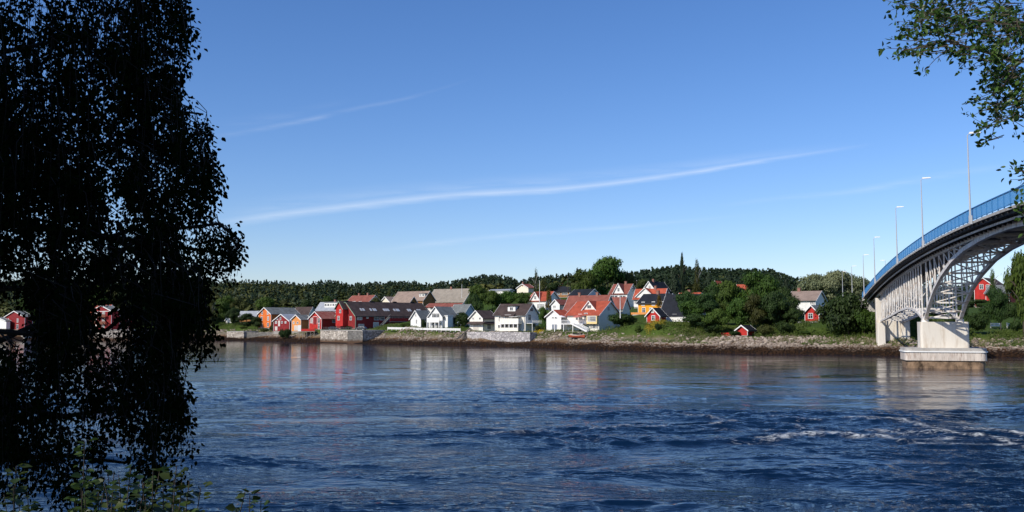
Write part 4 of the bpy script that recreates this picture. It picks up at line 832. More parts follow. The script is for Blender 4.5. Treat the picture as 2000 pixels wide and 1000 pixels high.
def lamp_proto():
    r = empty('street_lamp', (0, 0, 0)); p = MB(); p.tube([(0, 0, 0), (0, 0, 3), (0, 0, 9.8)], [.12, .10, .05], 8); p.build('pole', LAMPP, r)
    b = MB(); b.box((-.16, -.16, -.05), (.16, .16, .9)); b.build('base', LAMPP, r)
    a = MB(); a.tube([(0, 0, 9.7), (.12, 0, 9.9), (.4, 0, 9.95)], .04, 6); a.build('arm', LAMPP, r)
    h = MB(); h.add([(.15, -.17, 9.9), (1.35, -.12, 9.98), (1.35, .12, 9.98), (.15, .17, 9.9), (.2, -.12, 10.12), (1.25, -.08, 10.12), (1.25, .08, 10.12), (.2, .12, 10.12)],
                    [(0, 3, 2, 1), (4, 5, 6, 7), (0, 1, 5, 4), (1, 2, 6, 5), (2, 3, 7, 6), (3, 0, 4, 7)]); h.build('lamp_head', LAMPH, r)
    return r
LAMPS = [(100, -.25, None, 'tallest street lamp on the bridge, nearest the camera and the leafy branch'), (133, -.25, None, 'second street lamp on the bridge railing counted from the near end'),
         (162, -.25, None, 'third street lamp on the bridge railing, above the concrete pier'), (200, -.25, None, 'fourth street lamp on the bridge railing, above the side arch'),
         (226, -.25, None, 'street lamp at the far end of the blue railing'), (262, -.25, 13.4, 'street lamp beyond the bridge end in front of the pale willows'),
         (300, -.25, 14.0, 'farthest and lowest street lamp seen against the pale willows'), (267, 9.3, 15.2, 'short looking street lamp on the opposite side of the road peeping over the blue railing')]
lp = lamp_proto()
for i, (D, w, z, l) in enumerate(LAMPS):
    o = lp if i == 0 else copy_tree(lp); P = BP(D, w, z if z else zdeck(D) - .3); o.location = P; o.rotation_euler = (0, 0, math.atan2(NX.y, NX.x) + (math.pi if w > 5 else 0)); lab(o, l, 'street lamp', 'street lamps along the bridge road')

# ------------------------------------------------------------------ quay walls, fences, boats, small things
def stone_wall_mat(name, c1, c2, sc=1.6):
    m, nt, b = new_mat(name); N = nt.nodes.new; L = nt.links.new; b.inputs['Roughness'].default_value = .92
    tc = N('ShaderNodeTexCoord'); mp = N('ShaderNodeMapping'); mp.inputs['Scale'].default_value = (1, 1, 1.6); L(tc.outputs['Object'], mp.inputs[0])
    vo = N('ShaderNodeTexVoronoi'); vo.inputs['Scale'].default_value = sc; L(mp.outputs[0], vo.inputs['Vector']); sp = N('ShaderNodeSeparateColor'); L(vo.outputs['Color'], sp.inputs[0])
    cr = N('ShaderNodeMix'); cr.data_type = 'RGBA'; L(sp.outputs[0], cr.inputs['Factor']); cr.inputs['A'].default_value = (*c1, 1); cr.inputs['B'].default_value = (*c2, 1)
    ve = N('ShaderNodeTexVoronoi'); ve.feature = 'DISTANCE_TO_EDGE'; ve.inputs['Scale'].default_value = sc; L(mp.outputs[0], ve.inputs['Vector'])
    mr = N('ShaderNodeMapRange'); mr.inputs[2].default_value = .09; mr.inputs[3].default_value = .3; L(ve.outputs['Distance'], mr.inputs[0])
    cc = N('ShaderNodeCombineColor'); [L(mr.outputs[0], cc.inputs[i]) for i in range(3)]
    mx = N('ShaderNodeMix'); mx.data_type = 'RGBA'; mx.blend_type = 'MULTIPLY'; mx.inputs['Factor'].default_value = 1; L(cr.outputs['Result'], mx.inputs['A']); L(cc.outputs[0], mx.inputs['B'])
    # tide stain low on the wall
    g = N('ShaderNodeNewGeometry'); s2 = N('ShaderNodeSeparateXYZ'); L(g.outputs['Position'], s2.inputs[0]); nz = N('ShaderNodeTexNoise'); nz.inputs['Scale'].default_value = .8; L(g.outputs['Position'], nz.inputs[0])
    ad = N('ShaderNodeMath'); ad.operation = 'MULTIPLY_ADD'; L(nz.outputs[0], ad.inputs[0]); ad.inputs[1].default_value = 1.2; L(s2.outputs['Z'], ad.inputs[2])
    m2 = N('ShaderNodeMapRange'); m2.inputs[1].default_value = 1.3; m2.inputs[2].default_value = 2.3; L(ad.outputs[0], m2.inputs[0])
    m3 = N('ShaderNodeMix'); m3.data_type = 'RGBA'; L(m2.outputs[0], m3.inputs['Factor']); m3.inputs['A'].default_value = (.10, .055, .03, 1); L(mx.outputs['Result'], m3.inputs['B']); L(m3.outputs['Result'], b.inputs['Base Color'])
    bp = N('ShaderNodeBump'); bp.inputs['Distance'].default_value = .15; bp.inputs['Strength'].default_value = .8; L(mr.outputs[0], bp.inputs['Height']); L(bp.outputs[0], b.inputs['Normal']); return m
QUAY = stone_wall_mat('pale quay stone', (.26, .22, .18), (.62, .55, .46), 1.1)
QUAY_SHADE = stone_wall_mat('shaded quay stone', (.17, .16, .14), (.30, .28, .25))  # darker copy of the quay stone, shade put into its colour
def wall_line(name, pts, z0, z1, th, m, label, cat='wall', cap=True, group=None):
    root = empty(name, (pts[0][0], pts[0][1], 0), 0, label=label, cat=cat, group=group); w = MB(); c = MB(); O = Vector((pts[0][0], pts[0][1], 0))
    for a, b in zip(pts[:-1], pts[1:]):
        A = Vector((a[0], a[1], 0)) - O; B = Vector((b[0], b[1], 0)) - O; d = (B - A).normalized(); n = Vector((-d.y, d.x, 0)) * th
        if n.y < 0: n = -n
        for mb, y0, y1, e in ((w, z0, z1, 0),) + (((c, z1 + .003, z1 + .2, .12),) if cap else ()):
            P = [A - n.normalized() * e, B - n.normalized() * e, B + n, A + n]
            mb.add([(p.x, p.y, y0) for p in P] + [(p.x, p.y, y1) for p in P], [(0, 3, 2, 1), (4, 5, 6, 7), (0, 1, 5, 4), (1, 2, 6, 5), (2, 3, 7, 6), (3, 0, 4, 7)])
    w.build('stonework', m, root)
    if cap: c.build('coping', CONC, root)
    return root
def P2(px, D): return ((px - 1000) / F * D, D)
wall_line('quay_wall', [P2(627, 345), P2(709, 330)], -1.5, 4.5, 30, QUAY, 'pale stone quay wall in front of the long red building')
wall_line('quay_side_wall', [(P2(709, 330)[0] + .1, 330.1), P2(757, 350)], -1.5, 4.4, 6, QUAY_SHADE, 'shaded grey quay wall turning back beside the pale quay', cap=False)
wall_line('low_quay_wall', [P2(445, 396), P2(478, 390)], -1, 3.6, 8, QUAY, 'low pale stone quay in front of the wood at left')
wall_line('dark_quay_wall', [P2(480, 391), P2(545, 388)], -1, 3.4, 3, QUAY_SHADE, 'dark shaded quay wall below the tall orange house', cap=False)
wall_line('left_quay_wall', [P2(150, 388), P2(262, 388)], -1, 4.3, 25, QUAY, 'pale quay wall below the red apartment house')
wall_line('garden_stone_wall', [P2(912, 305), P2(970, 293), P2(1035, 283)], 1.0, 4.4, 3, stone_wall_mat('grey violet rubble', (.30, .28, .28), (.60, .56, .54), 1.3), 'grey rubble wall below the garage house and the large cream house', cap=False)
def picket(name, pts, z0s, hgt, label, step=.5, m=TRIM, board=True):
    root = empty(name, (0, 0, 0), 0, label=label, cat='fence'); root.location = (pts[0][0], pts[0][1], z0s[0]); O = root.location.copy(); b = MB(); p = MB()
    for (a, za), (c, zc) in zip(zip(pts[:-1], z0s[:-1]), zip(pts[1:], z0s[1:])):
        A = Vector((*a, za)) - O; B = Vector((*c, zc)) - O; n = max(1, int((B - A).length / 2.2))
        for k in range(n + 1): q = A.lerp(B, k / n); p.bar(q - Vector((0, 0, .4)), q + Vector((0, 0, hgt + .06)), .14)
        for zz, hh in ((hgt * .28, hgt * .4), (hgt * .76, hgt * .36)): b.bar(A + Vector((0, 0, zz)), B + Vector((0, 0, zz)), .05, hh)
    p.build('posts', m, root); b.build('boards', m, root); return root
def line_z(px, py, D): v = at(px, py, D); return (v.x, v.y), v.z
a, za = line_z(757, 645, 335); b, zb = line_z(826, 645.5, 322); c, zc = line_z(899, 646, 310)
picket('white_fence', [a, b, c], [za + .35, zb + .15, zc], .8, 'long low white board fence in front of the white villa')
a, za = line_z(1297, 658, 250); b, zb = line_z(1335, 658, 244); picket('white_fence', [a, b], [za, zb], .6, 'short white board fence on the bank below the black roofed villa')
a, za = line_z(1408.6, 658.5, 238); b, zb = line_z(1433, 658.5, 235); picket('red_fence', [a, b], [za, zb], 1.2, 'red board fence left of the small red shore shed', m=RED)
a, za = line_z(1935, 638, 228); b, zb = line_z(1955, 638, 229); picket('white_fence', [a, b], [za, zb], .95, 'left piece of white fence under the trees at far right')
a, za = line_z(1967, 638, 229); b, zb = line_z(1989, 638, 230); picket('white_fence', [a, b], [za, zb], .95, 'right piece of white fence under the trees at far right')
a, za = line_z(632, 645, 347); b, zb = line_z(706, 645, 332)
qr = empty('quay_railing', (a[0], a[1], 4.7), 0, label='thin dark railing along the edge of the pale quay by the long red building', cat='railing'); m_ = MB(); A_ = Vector((0, 0, 0)); B_ = Vector((b[0] - a[0], b[1] - a[1], 0))
for k in range(16): q_ = B_ * (k / 15); m_.bar(q_ - Vector((0, 0, .1)), q_ + Vector((0, 0, 1.0)), .09)
m_.build('posts', mat('dark gutter metal', (.10, .10, .10), .5), qr); m_ = MB(); m_.bar(A_ + Vector((0, 0, 1.0)), B_ + Vector((0, 0, 1.0)), .08); m_.bar(A_ + Vector((0, 0, .55)), B_ + Vector((0, 0, .55)), .05); m_.build('rails', mat('dark gutter metal', (.1, .1, .1)), qr)
WOOD = mat('weathered grey wood', (.24, .21, .18), .9, .25, 3, .2, 8)
def jetty():
    P = at(583, 648, 361); root = empty('stilt_jetty', P, math.radians(-8), label='red railed wooden deck on thin stilts beside the ochre boathouse', cat='jetty')
    m = MB(); m.box((0, 0, 0), (6.6, 5, .2)); m.build('deck', WOOD, root)
    m = MB(); m.box((1.0, -.03, .25), (6.6, .04, 1.15)); m.build('railing', RED, root)
    m = MB(); m.box((-.3, 0, .2), (1.0, .06, 2.6)); m.build('screen', TRIM, root)
    for x in (.2, 1.7, 3.3, 4.9, 6.4):
        for y in (.2, 4.6): MB().bar((x, y, -3.6), (x, y, 0), .16).build('stilt', WOOD, root)
    MB().bar((.2, .1, -.2), (3.3, .1, -2.6), .12).build('brace', WOOD, root); MB().bar((3.3, .1, -2.4), (6.4, .1, -.2), .1).build('brace', WOOD, root)
jetty()
def slipway():
    A = at(891, 662.5, 301); B = at(918, 641, 312); root = empty('wooden_slipway', A, 0, label='sloping wooden boat ramp climbing the rubble bank left of the garage house', cat='boat ramp')
    d = B - A; s = Vector((2.4, 1.6, 0)); m = MB()
    m.bar(Vector((0, 0, 0)), d, .25, .3); m.bar(s, d + s, .25, .3); m.build('runner', WOOD, root)
    m = MB()
    for k in range(24): p = d * (k / 23); m.bar(p + Vector((0, 0, .2)), p + s + Vector((0, 0, .2)), .22, .06)
    m.build('planks', WOOD, root)
    for k in (.2, .45, .7, .95):
        for o in (Vector((0, 0, 0)), s): p = d * k + o; MB().bar(p + Vector((0, 0, -1.8)), p, .2).build('support', WOOD, root)
slipway()
def boat(loc, rz, Ln, Wd, Hh, hull, inner, label, bottom=None):
    root = empty('rowing_boat', loc, rz, label=label, cat='boat'); n = 14; m = MB(); v = []; sec = 7
    def prof(t):
        w = Wd / 2 * (1 - abs(2 * t - 1) ** 2.6 if t > .5 else (1 - abs(2 * t - 1) ** 4 * .35)); sheer = Hh * (1 + .35 * (2 * t - 1) ** 2); return max(w, .03), sheer
    for i in range(n + 1):
        t = i / n; w, sh = prof(t)
        for k in range(sec): a = math.pi * k / (sec - 1); v.append((t * Ln - Ln / 2, -w * math.cos(a), sh * (1 - math.sin(a) ** .7)))
    f = [(i * sec + k, i * sec + k + 1, (i + 1) * sec + k + 1, (i + 1) * sec + k) for i in range(n) for k in range(sec - 1)]
    f.append(tuple(range(sec))); m.add(v, f); m.build('hull', hull, root, True)
    g = MB()
    for s in (-1, 1): g.tube([((i / n) * Ln - Ln / 2, s * prof(i / n)[0], prof(i / n)[1]) for i in range(n + 1)], .06, 5)
    g.build('gunwale', inner, root)
    for t in (.3, .5, .7): w, sh = prof(t); q = MB(); q.box((t * Ln - Ln / 2 - .15, -w * .93, sh * .62), (t * Ln - Ln / 2 + .15, w * .93, sh * .68)); q.build('thwart', WOOD, root)
    return root
boat(at(1127, 659.5, 270), math.radians(-35), 5.2, 1.7, .7, mat('orange red hull paint', (.45, .10, .05), .5), mat('cream gunwale', (.7, .62, .5), .6), 'small boat with red bottom lying on the bank below the white stair')
def landing():
    P = at(1104, 655.5, 274); root = empty('boat_cradle', P, math.radians(-30), label='weathered wooden landing stage behind the red bottomed boat', cat='landing stage')
    m = MB(); m.box((0, 0, -.15), (7.4, 2.5, .1)); m.build('platform', WOOD, root)
    for x in (.2, 2.4, 4.8, 7.2): MB().bar((x, .1, -1.4), (x, .1, 1.2), .14).build('post', WOOD, root)
    MB().bar((.2, .1, 1.15), (7.2, .1, 1.15), .12).build('rail', WOOD, root); m = MB(); m.box((2.2, .6, .12), (5.0, 1.9, .75)); m.build('crate', mat('tar black wood', (.03, .03, .03), .8), root)
landing()
def car(px, py, D, rz, col, label):
    root = empty('parked_car', at(px, py, D), rz, label=label, cat='car', group='cars parked on the quay')
    m = MB(); fn = lambda a, z, t: (a, t, z)
    m.prism([(-2.1, .3), (2.1, .3), (2.15, .62), (2.0, .82), (1.1, .95), (-1.95, .98), (-2.15, .7)], fn, -.85, .85)
    m.add([(1.1, -.8, .95), (1.1, .8, .95), (.35, .66, 1.42), (.35, -.66, 1.42), (-1.2, -.66, 1.44), (-1.2, .66, 1.44), (-1.95, .8, .98), (-1.95, -.8, .98)], [(0, 1, 2, 3), (3, 2, 5, 4), (4, 5, 6, 7), (0, 3, 4, 7), (1, 6, 5, 2)])
    m.build('body', mat('car paint ' + '%d' % int(col[0] * 1000), col, .25, .02, spec=.6), root)
    for s in (-1, 1):
        g = MB(); y = s * .815; y2 = s * .70; g.add([(.9, y, .99), (.32, y2, 1.36), (-.3, y2, 1.38), (-.3, y, .99)], [(0, 1, 2, 3)]); g.add([(-.42, y, .99), (-.42, y2, 1.38), (-1.15, y2, 1.38), (-1.7, y, 1.0)], [(0, 1, 2, 3)]); g.build('side_window', GLASS, root)
        for x in (-1.3, 1.35):
            w = MB(); w.tube([(x, s * .68, .32), (x, s * .9, .32)], .33, 14); wo = w.build('wheel', mat('tyre rubber', (.02, .02, .02), .9), root); MB().tube([(x, s * .9, .32), (x, s * .915, .32)], .19, 12).build('rim', LAMPP, wo)
    w = MB(); w.add([(1.07, -.72, 1.0), (1.07, .72, 1.0), (.4, .6, 1.4), (.4, -.6, 1.4)], [(0, 1, 2, 3)]); w.build('windscreen', GLASS, root)
    for s in (-1, 1): h = MB(); h.box((2.08, s * .6 - .18, .6), (2.17, s * .6 + .18, .75)); h.build('headlight', LAMPH, root)
car(651, 645, 352, math.radians(12), (.03, .04, .05), 'dark parked car on the quay beside the red boathouse')
car(705, 645, 338, math.radians(160), (.02, .03, .04), 'black parked car at the quay corner in front of the long red building')
car(1588, 641, 240, math.radians(20), (.42, .44, .46), 'silver grey parked car in front of the bright red house')
def pole(name, px, y0, y1, D, r, label, cat='pole', knob=False):
    A = at(px, y0, D); B = at(px, y1, D); root = empty(name, A, 0, label=label, cat=cat); h = B.z - A.z
    MB().tube([(0, 0, -.5), (0, 0, h)], [r, r * .5], 8).build('pole', POLEW if cat == 'flagpole' else BARK, root)
    MB().tube([(0, 0, h), (0, 0, h + .12)], [.12, .05], 8).build('finial', POLEW, root); return root
pole('flagpole', 1211.5, 618, 580, 262, .14, 'white flagpole right of the red roofed house', 'flagpole')
pole('utility_pole', 1109, 570, 540, 440, .14, 'grey utility pole above the low dark roof on the hill')
pole('utility_pole', 1243.5, 575, 548, 400, .14, 'thin utility pole right of the pointed white gable')
pole('flagpole', 1054, 615, 548, 330, .13, 'tall thin white pole before the white cottage with a front gable', 'flagpole')
pole('flagpole', 902, 580, 556, 440, .12, 'short white mast on the tan hall roof', 'flagpole')

# ------------------------------------------------------------------ rocks
def rock_mesh(seed, m, nsub=2):
    rng = np.random.RandomState(seed); import bmesh
    bm = bmesh.new(); bmesh.ops.create_icosphere(bm, subdivisions=nsub, radius=1.0)
    pl = [(Vector(rng.normal(size=3)).normalized(), rng.uniform(.55, .85)) for _ in range(9)]
    for v in bm.verts:
        p = v.co.copy()
        for n, d in pl:
            e = p.dot(n) - d
            if e > 0: p -= n * e
        v.co = Vector((p.x * 1.2, p.y, p.z * .8)) * (1 + .04 * rng.normal())
    me = bpy.data.meshes.new('boulder'); bm.to_mesh(me); bm.free(); me.materials.append(m); return me
def rock_mat(name, c1, c2):
    m, nt, b = new_mat(name); N = nt.nodes.new; L = nt.links.new; b.inputs['Roughness'].default_value = .92; b.inputs['Specular IOR Level'].default_value = .15
    oi = N('ShaderNodeObjectInfo'); g = N('ShaderNodeNewGeometry'); nz = N('ShaderNodeTexNoise'); nz.inputs['Scale'].default_value = 1.5; nz.inputs['Detail'].default_value = 6; L(g.outputs['Position'], nz.inputs[0])
    a = N('ShaderNodeMath'); a.operation = 'ADD'; L(oi.outputs['Random'], a.inputs[0]); L(g.outputs['Random Per Island'], a.inputs[1]); fr = N('ShaderNodeMath'); fr.operation = 'FRACT'; L(a.outputs[0], fr.inputs[0])
    a2 = N('ShaderNodeMath'); a2.operation = 'MULTIPLY_ADD'; L(fr.outputs[0], a2.inputs[0]); a2.inputs[1].default_value = .6; m1 = N('ShaderNodeMath'); m1.operation = 'MULTIPLY'; m1.inputs[1].default_value = .4; L(nz.outputs[0], m1.inputs[0]); L(m1.outputs[0], a2.inputs[2])
    cr = N('ShaderNodeMix'); cr.data_type = 'RGBA'; L(a2.outputs[0], cr.inputs['Factor']); cr.inputs['A'].default_value = (*c1, 1); cr.inputs['B'].default_value = (*c2, 1)
    s2 = N('ShaderNodeSeparateXYZ'); L(g.outputs['Position'], s2.inputs[0]); n4 = N('ShaderNodeTexNoise'); n4.inputs['Scale'].default_value = .22; n4.inputs['Detail'].default_value = 5; L(g.outputs['Position'], n4.inputs[0]); a4 = N('ShaderNodeMath'); a4.operation = 'MULTIPLY_ADD'; L(n4.outputs[0], a4.inputs[0]); a4.inputs[1].default_value = 2.6; L(s2.outputs['Z'], a4.inputs[2])
    m2 = N('ShaderNodeMapRange'); m2.inputs[1].default_value = 2.2; m2.inputs[2].default_value = 3.4; L(a4.outputs[0], m2.inputs[0])
    m3 = N('ShaderNodeMix'); m3.data_type = 'RGBA'; L(m2.outputs[0], m3.inputs['Factor']); m3.inputs['A'].default_value = (.034, .017, .008, 1); L(cr.outputs['Result'], m3.inputs['B']); L(m3.outputs['Result'], b.inputs['Base Color']); return m
ROCK = rock_mat('shore rock', (.10, .065, .045), (.46, .39, .32))
def scatter_s(n, s0, s1, px0, px1, rng):
    out = []
    while len(out) < n:
        px = rng.uniform(px0, px1, 4000); Ds0 = 250.0; D = rng.uniform(190, 430, 4000); X = (px - 1000) / F * D; s = shore_s(X, D); k = (s > s0) & (s < s1)
        k &= ~((px > 620) & (px < 722)) & ~((px > 1036 - 130) & (px < 1030) & (s > 12)) & ~((px > 140) & (px < 262) & (s > 9)) & ~((px > 1100) & (px < 1290) & (s > 10) & (rng.rand(4000) < .8))
        k &= fbm(X / 7 + 50, D / 7, 3) < rng.uniform(-.12, .22, 4000)      # uneven heaps with bare gaps
        for x, d in zip(X[k], D[k]): out.append((x, d))
    return np.array(out[:n])
rng = np.random.RandomState(5)
protos = [rock_mesh(10 + i, ROCK) for i in range(7)]
pb = scatter_s(300, 8.2, 13, 720, 2030, rng); zb_ = tz(pb[:, 0], pb[:, 1])
for i in range(300):
    s = rng.uniform(.3, .68) * (1.15 if pb[i, 1] < 240 else 1); o = link('boulder', protos[i % 7], label='pale boulder in the rubble bank along the far shore', cat='boulder', group='boulders of the far shore rubble bank')
    o.location = (pb[i, 0], pb[i, 1], zb_[i] + .15 * s); o.scale = (s, s * rng.uniform(.8, 1.2), s * rng.uniform(.7, 1)); o.rotation_euler = (rng.uniform(-.4, .4), rng.uniform(-.4, .4), rng.uniform(0, 6.3))
def rock_field(name, pts, smin, smax, seed, **k):
    r = np.random.RandomState(seed); Vs = []; Qs = []; off = 0
    ms = []
    for i in range(4):
        me = rock_mesh(40 + i + seed, None, 1) if False else rock_mesh(40 + i + seed, ROCK, 1); co = np.zeros(len(me.vertices) * 3, np.float32); me.vertices.foreach_get('co', co); f = np.zeros(len(me.polygons) * 3, np.int32); me.polygons.foreach_get('vertices', f); ms.append((co.reshape(-1, 3), f.reshape(-1, 3)))
    Z = tz(pts[:, 0], pts[:, 1])
    for i in range(len(pts)):
        c, f = ms[i % 4]; s = r.uniform(smin, smax) ; a = r.uniform(0, 6.28); ca, sa = math.cos(a), math.sin(a)
        v = c * (s, s * r.uniform(.7, 1.2), s * r.uniform(.6, 1)); v = np.stack([v[:, 0] * ca - v[:, 1] * sa, v[:, 0] * sa + v[:, 1] * ca, v[:, 2]], -1) + (pts[i, 0], pts[i, 1], Z[i] + .05)
        Vs.append(v); Qs.append(f + off); off += len(v)
    return link(name, np_mesh(name, np.concatenate(Vs), np.concatenate(Qs), ROCK, tri=True), kind='stuff', **k)
rock_field('rubble', scatter_s(6500, 7.2, 13.5, 380, 2050, rng), .18, .5, 3, label='loose pale rubble stones between the big boulders of the far shore', cat='rubble')
rock_field('tidal_stones', scatter_s(4200, -1, 8, 380, 2050, rng), .12, .42, 8, label='dark weed covered stones on the tidal beach of the far shore', cat='stones')

# ------------------------------------------------------------------ foliage
def quads(C, Nn, size, rng, asp=1.0):
    n = len(C); r = rng.normal(size=(n, 3)); Nn = Nn / (np.linalg.norm(Nn, axis=1, keepdims=True) + 1e-9)
    a = np.cross(Nn, r); a /= np.linalg.norm(a, axis=1, keepdims=True) + 1e-9; b = np.cross(Nn, a); s = size * rng.uniform(.6, 1.3, (n, 1)) * .5
    a = a * s; b = b * s * asp
    V = np.stack([C - a, C - b * .9 + a * .1, C + a, C + b * .9 + a * .1], 1).reshape(-1, 3); Q = np.arange(4 * n).reshape(-1, 4); return V, Q
def crown(kind, seed, nclump, per, leaf, m):
    rng = np.random.RandomState(seed); cs = []; rs = []; outs = []
    if kind in ('broad', 'shrub', 'birch', 'willow'):
        blobs = []
        if kind == 'shrub':
            for _ in range(9): a = rng.uniform(0, 6.28); d = rng.uniform(0, .55); blobs.append((np.array([math.cos(a) * d, math.sin(a) * d, rng.uniform(.3, .62)]), rng.uniform(.3, .42), (1, 1, .85)))
        elif kind == 'broad':
            for _ in range(13): a = rng.uniform(0, 6.28); d = rng.uniform(0, .62); z = rng.uniform(.2, .84); d *= math.sqrt(max(.1, 1 - ((z - .5) / .45) ** 2)); blobs.append((np.array([math.cos(a) * d, math.sin(a) * d, z]), rng.uniform(.19, .32), (1.25, 1.25, .62)))
        elif kind == 'birch':
            for _ in range(14): a = rng.uniform(0, 6.28); z = rng.uniform(.25, .93); d = rng.uniform(0, .5) * (1.05 - z * .7); blobs.append((np.array([math.cos(a) * d, math.sin(a) * d, z]), rng.uniform(.12, .24), (1, 1, 1.0)))
        else:
            for _ in range(14): a = rng.uniform(0, 6.28); d = rng.uniform(0, .66); z = rng.uniform(.4, .84); blobs.append((np.array([math.cos(a) * d, math.sin(a) * d, z]), rng.uniform(.18, .28), (1, 1, .8)))
        for _ in range(nclump):
            c, r, sc = blobs[rng.randint(len(blobs))]; d = rng.normal(size=3); d /= np.linalg.norm(d); rr = r * rng.uniform(.55, 1.12)
            cs.append(c + d * rr * np.array(sc) * np.array([1, 1, .6 if kind != 'birch' else .8])); outs.append(d + np.array([0, 0, .5]))
        cr = .055
    elif kind == 'conifer':
        for _ in range(nclump):
            z = rng.uniform(.06, 1) ; lay = math.floor(z * 13) / 13; t = 1 - (z - .0); R_ = (.95 * (1 - z) ** .85 + .03) * (1.0 - .35 * ((z * 13) % 1)); a = rng.uniform(0, 6.28); d = R_ * rng.uniform(.45, 1.08) * (1 + .15 * math.sin(a * 3 + lay * 20))
            cs.append(np.array([math.cos(a) * d, math.sin(a) * d, z])); outs.append(np.array([math.cos(a), math.sin(a), .7]))
        cr = .04
    else:   # poplar
        for _ in range(nclump):
            z = rng.uniform(.05, 1); R_ = .9 * (math.sin(math.pi * min(1, z * .9 + .08)) ** .6); a = rng.uniform(0, 6.28); d = R_ * rng.uniform(.3, 1.1); cs.append(np.array([math.cos(a) * d, math.sin(a) * d, z])); outs.append(np.array([math.cos(a), math.sin(a), .3]))
        cr = .05
    cs = np.repeat(np.array(cs), per, 0); outs = np.repeat(np.array(outs), per, 0); j = rng.normal(size=cs.shape) * cr * (1.0, 1.0, .6 if kind != 'willow' else 1.6)
    if kind == 'poplar': j[:, :2] *= 2.5
    P = cs + j; Nn = outs + rng.normal(size=outs.shape) * .55 + j * 4
    V, Q = quads(P, Nn, leaf, rng, .75); return np_mesh('crown', V, Q, m)
def trunk_mesh(kind, seed, m):
    r = random.Random(seed); t = MB(); top = {'conifer': .95, 'poplar': .9, 'shrub': .45}.get(kind, .8); b = .035 if kind != 'shrub' else .02
    pts = [(r.uniform(-.02, .02) * i, r.uniform(-.02, .02) * i, top * i / 6 - (.05 if i == 0 else 0)) for i in range(7)]; t.tube(pts, [b * (1 - .85 * i / 6) for i in range(7)], 7)
    if kind != 'conifer':
        for k in range(9):
            i = r.randint(1, 5); a = r.uniform(0, 6.28); l = r.uniform(.25, .5); p = Vector(pts[i]); q = p + Vector((math.cos(a) * l * .5, math.sin(a) * l * .5, l * .35)); e = p + Vector((math.cos(a) * l, math.sin(a) * l, l * .5)); t.tube([p, q, e], [b * .5, b * .3, b * .08], 5)
    return t.mesh('trunk', m, True)
# unit trees: height 1, crown radius ~1 horizontally (scaled per instance)
PT = {}
def proto(kind, m, seed, ncl, per, leaf):
    return (crown(kind, seed, ncl, per, leaf, m), trunk_mesh(kind, seed, BBARK if kind == 'birch' else BARK))
def get_proto(kind, mname, v):
    k = (kind, mname, v)
    if k not in PT:
        M_ = {'mid': L_MID, 'dark': L_DARK, 'con': L_CON, 'olive': L_OLIVE, 'pale': L_PALE, 'aut': L_AUT}[mname]
        n = {'broad': (560, 20, .062), 'shrub': (420, 20, .07), 'birch': (330, 15, .05), 'willow': (620, 20, .055), 'conifer': (520, 14, .075), 'poplar': (260, 14, .12)}[kind]
        PT[k] = proto(kind, M_, 100 + v * 13 + len(kind), *n)
    return PT[k]
def tree(kind, mname, px, ytop, D, wpx, label, group='trees of the far shore', v=None, sink=0.0, name=None):
    for _ in range(12):          # keep every plant on the bank, behind the rubble
        if float(shore_s(np.array([(px - 1000) / F * D]), np.array([float(D)]))[0]) > 13.5: break
        D += 1.5
    X = (px - 1000) / F * D; z = tz1(X, D) - .3 + sink; zt = at(px, ytop, D).z; hgt = max(1.0, zt - z) / (.86 if kind == 'shrub' else .96 if kind == 'broad' else 1); w = wpx * D / F / 2 * (1.35 if (1325 < px < 1560 and D < 265) else 1.3 if kind == 'broad' else 1.12)
    v = (int(px) * 7 + int(D)) % 3 if v is None else v
    cm, tm = get_proto(kind, mname, v)
    nm = name or {'broad': 'leafy_tree', 'shrub': 'shrub', 'birch': 'birch_tree', 'willow': 'willow_tree', 'conifer': 'spruce_tree', 'poplar': 'poplar_tree'}[kind]
    r = empty(nm, (X, D, z), random.Random(px).uniform(0, 6.28), label=label, cat='shrub' if kind == 'shrub' else 'tree', group=group)
    for n, me in (('crown', cm), ('trunk', tm)): o = link(n, me, r); o.scale = (w * 1.02, w * 1.02, hgt * 1.0) if n == 'crown' else (max(w * .7, hgt * .3), max(w * .7, hgt * .3), hgt)
    return r
T = tree
T('broad', 'mid', 1187, 501, 425, 92, 'biggest round crowned tree standing above the roofs near the skyline')
T('broad', 'mid', 1147, 525, 415, 52, 'lower left shoulder tree beside the biggest round crowned tree')
T('broad', 'olive', 1222, 530, 430, 40, 'olive green tree at the right foot of the biggest round crowned tree')
for px, yt, D, w, l in ((932, 553, 400, 44, 'loose pale green tree hiding the right end of the tan roof'), (925, 573, 360, 40, 'dark tree between the tan hall and the garage house'), (962, 567, 365, 46, 'leftmost of the rounded trees behind the large cream house'), (992, 566, 370, 48, 'middle rounded tree behind the large cream house'), (1018, 569, 365, 36, 'right rounded tree behind the large cream house')):
    T('broad', 'mid' if px != 925 else 'dark', px, yt, D, w, l)
T('shrub', 'dark', 902, 607, 326, 36, 'dark round bush against the right wall of the white villa', 'shrubs of the far shore')
T('shrub', 'dark', 827, 622, 327, 13, 'small dark bush between the white shed and the villa', 'shrubs of the far shore')
T('shrub', 'mid', 792, 630, 336, 26, 'low bush at the right end of the long red building', 'shrubs of the far shore')
T('broad', 'mid', 1060, 599, 294, 24, 'narrow green tree between the large cream house and the white annexe')
T('shrub', 'olive', 1050, 634, 290, 22, 'olive bush at the foot of the tree right of the cream house', 'shrubs of the far shore')
T('birch', 'olive', 1046, 529, 405, 20, 'tall thin see-through birch rising above the hillside trees')
T('birch', 'olive', 1062, 545, 395, 50, 'brownish loose birch behind the white cottage with a front gable')
T('birch', 'aut', 1072, 566, 350, 24, 'reddish birch over the orange red roof of the white cottage')
T('shrub', 'dark', 1212, 609, 270, 66, 'wide dark bush right of the red roofed house', 'shrubs of the far shore')
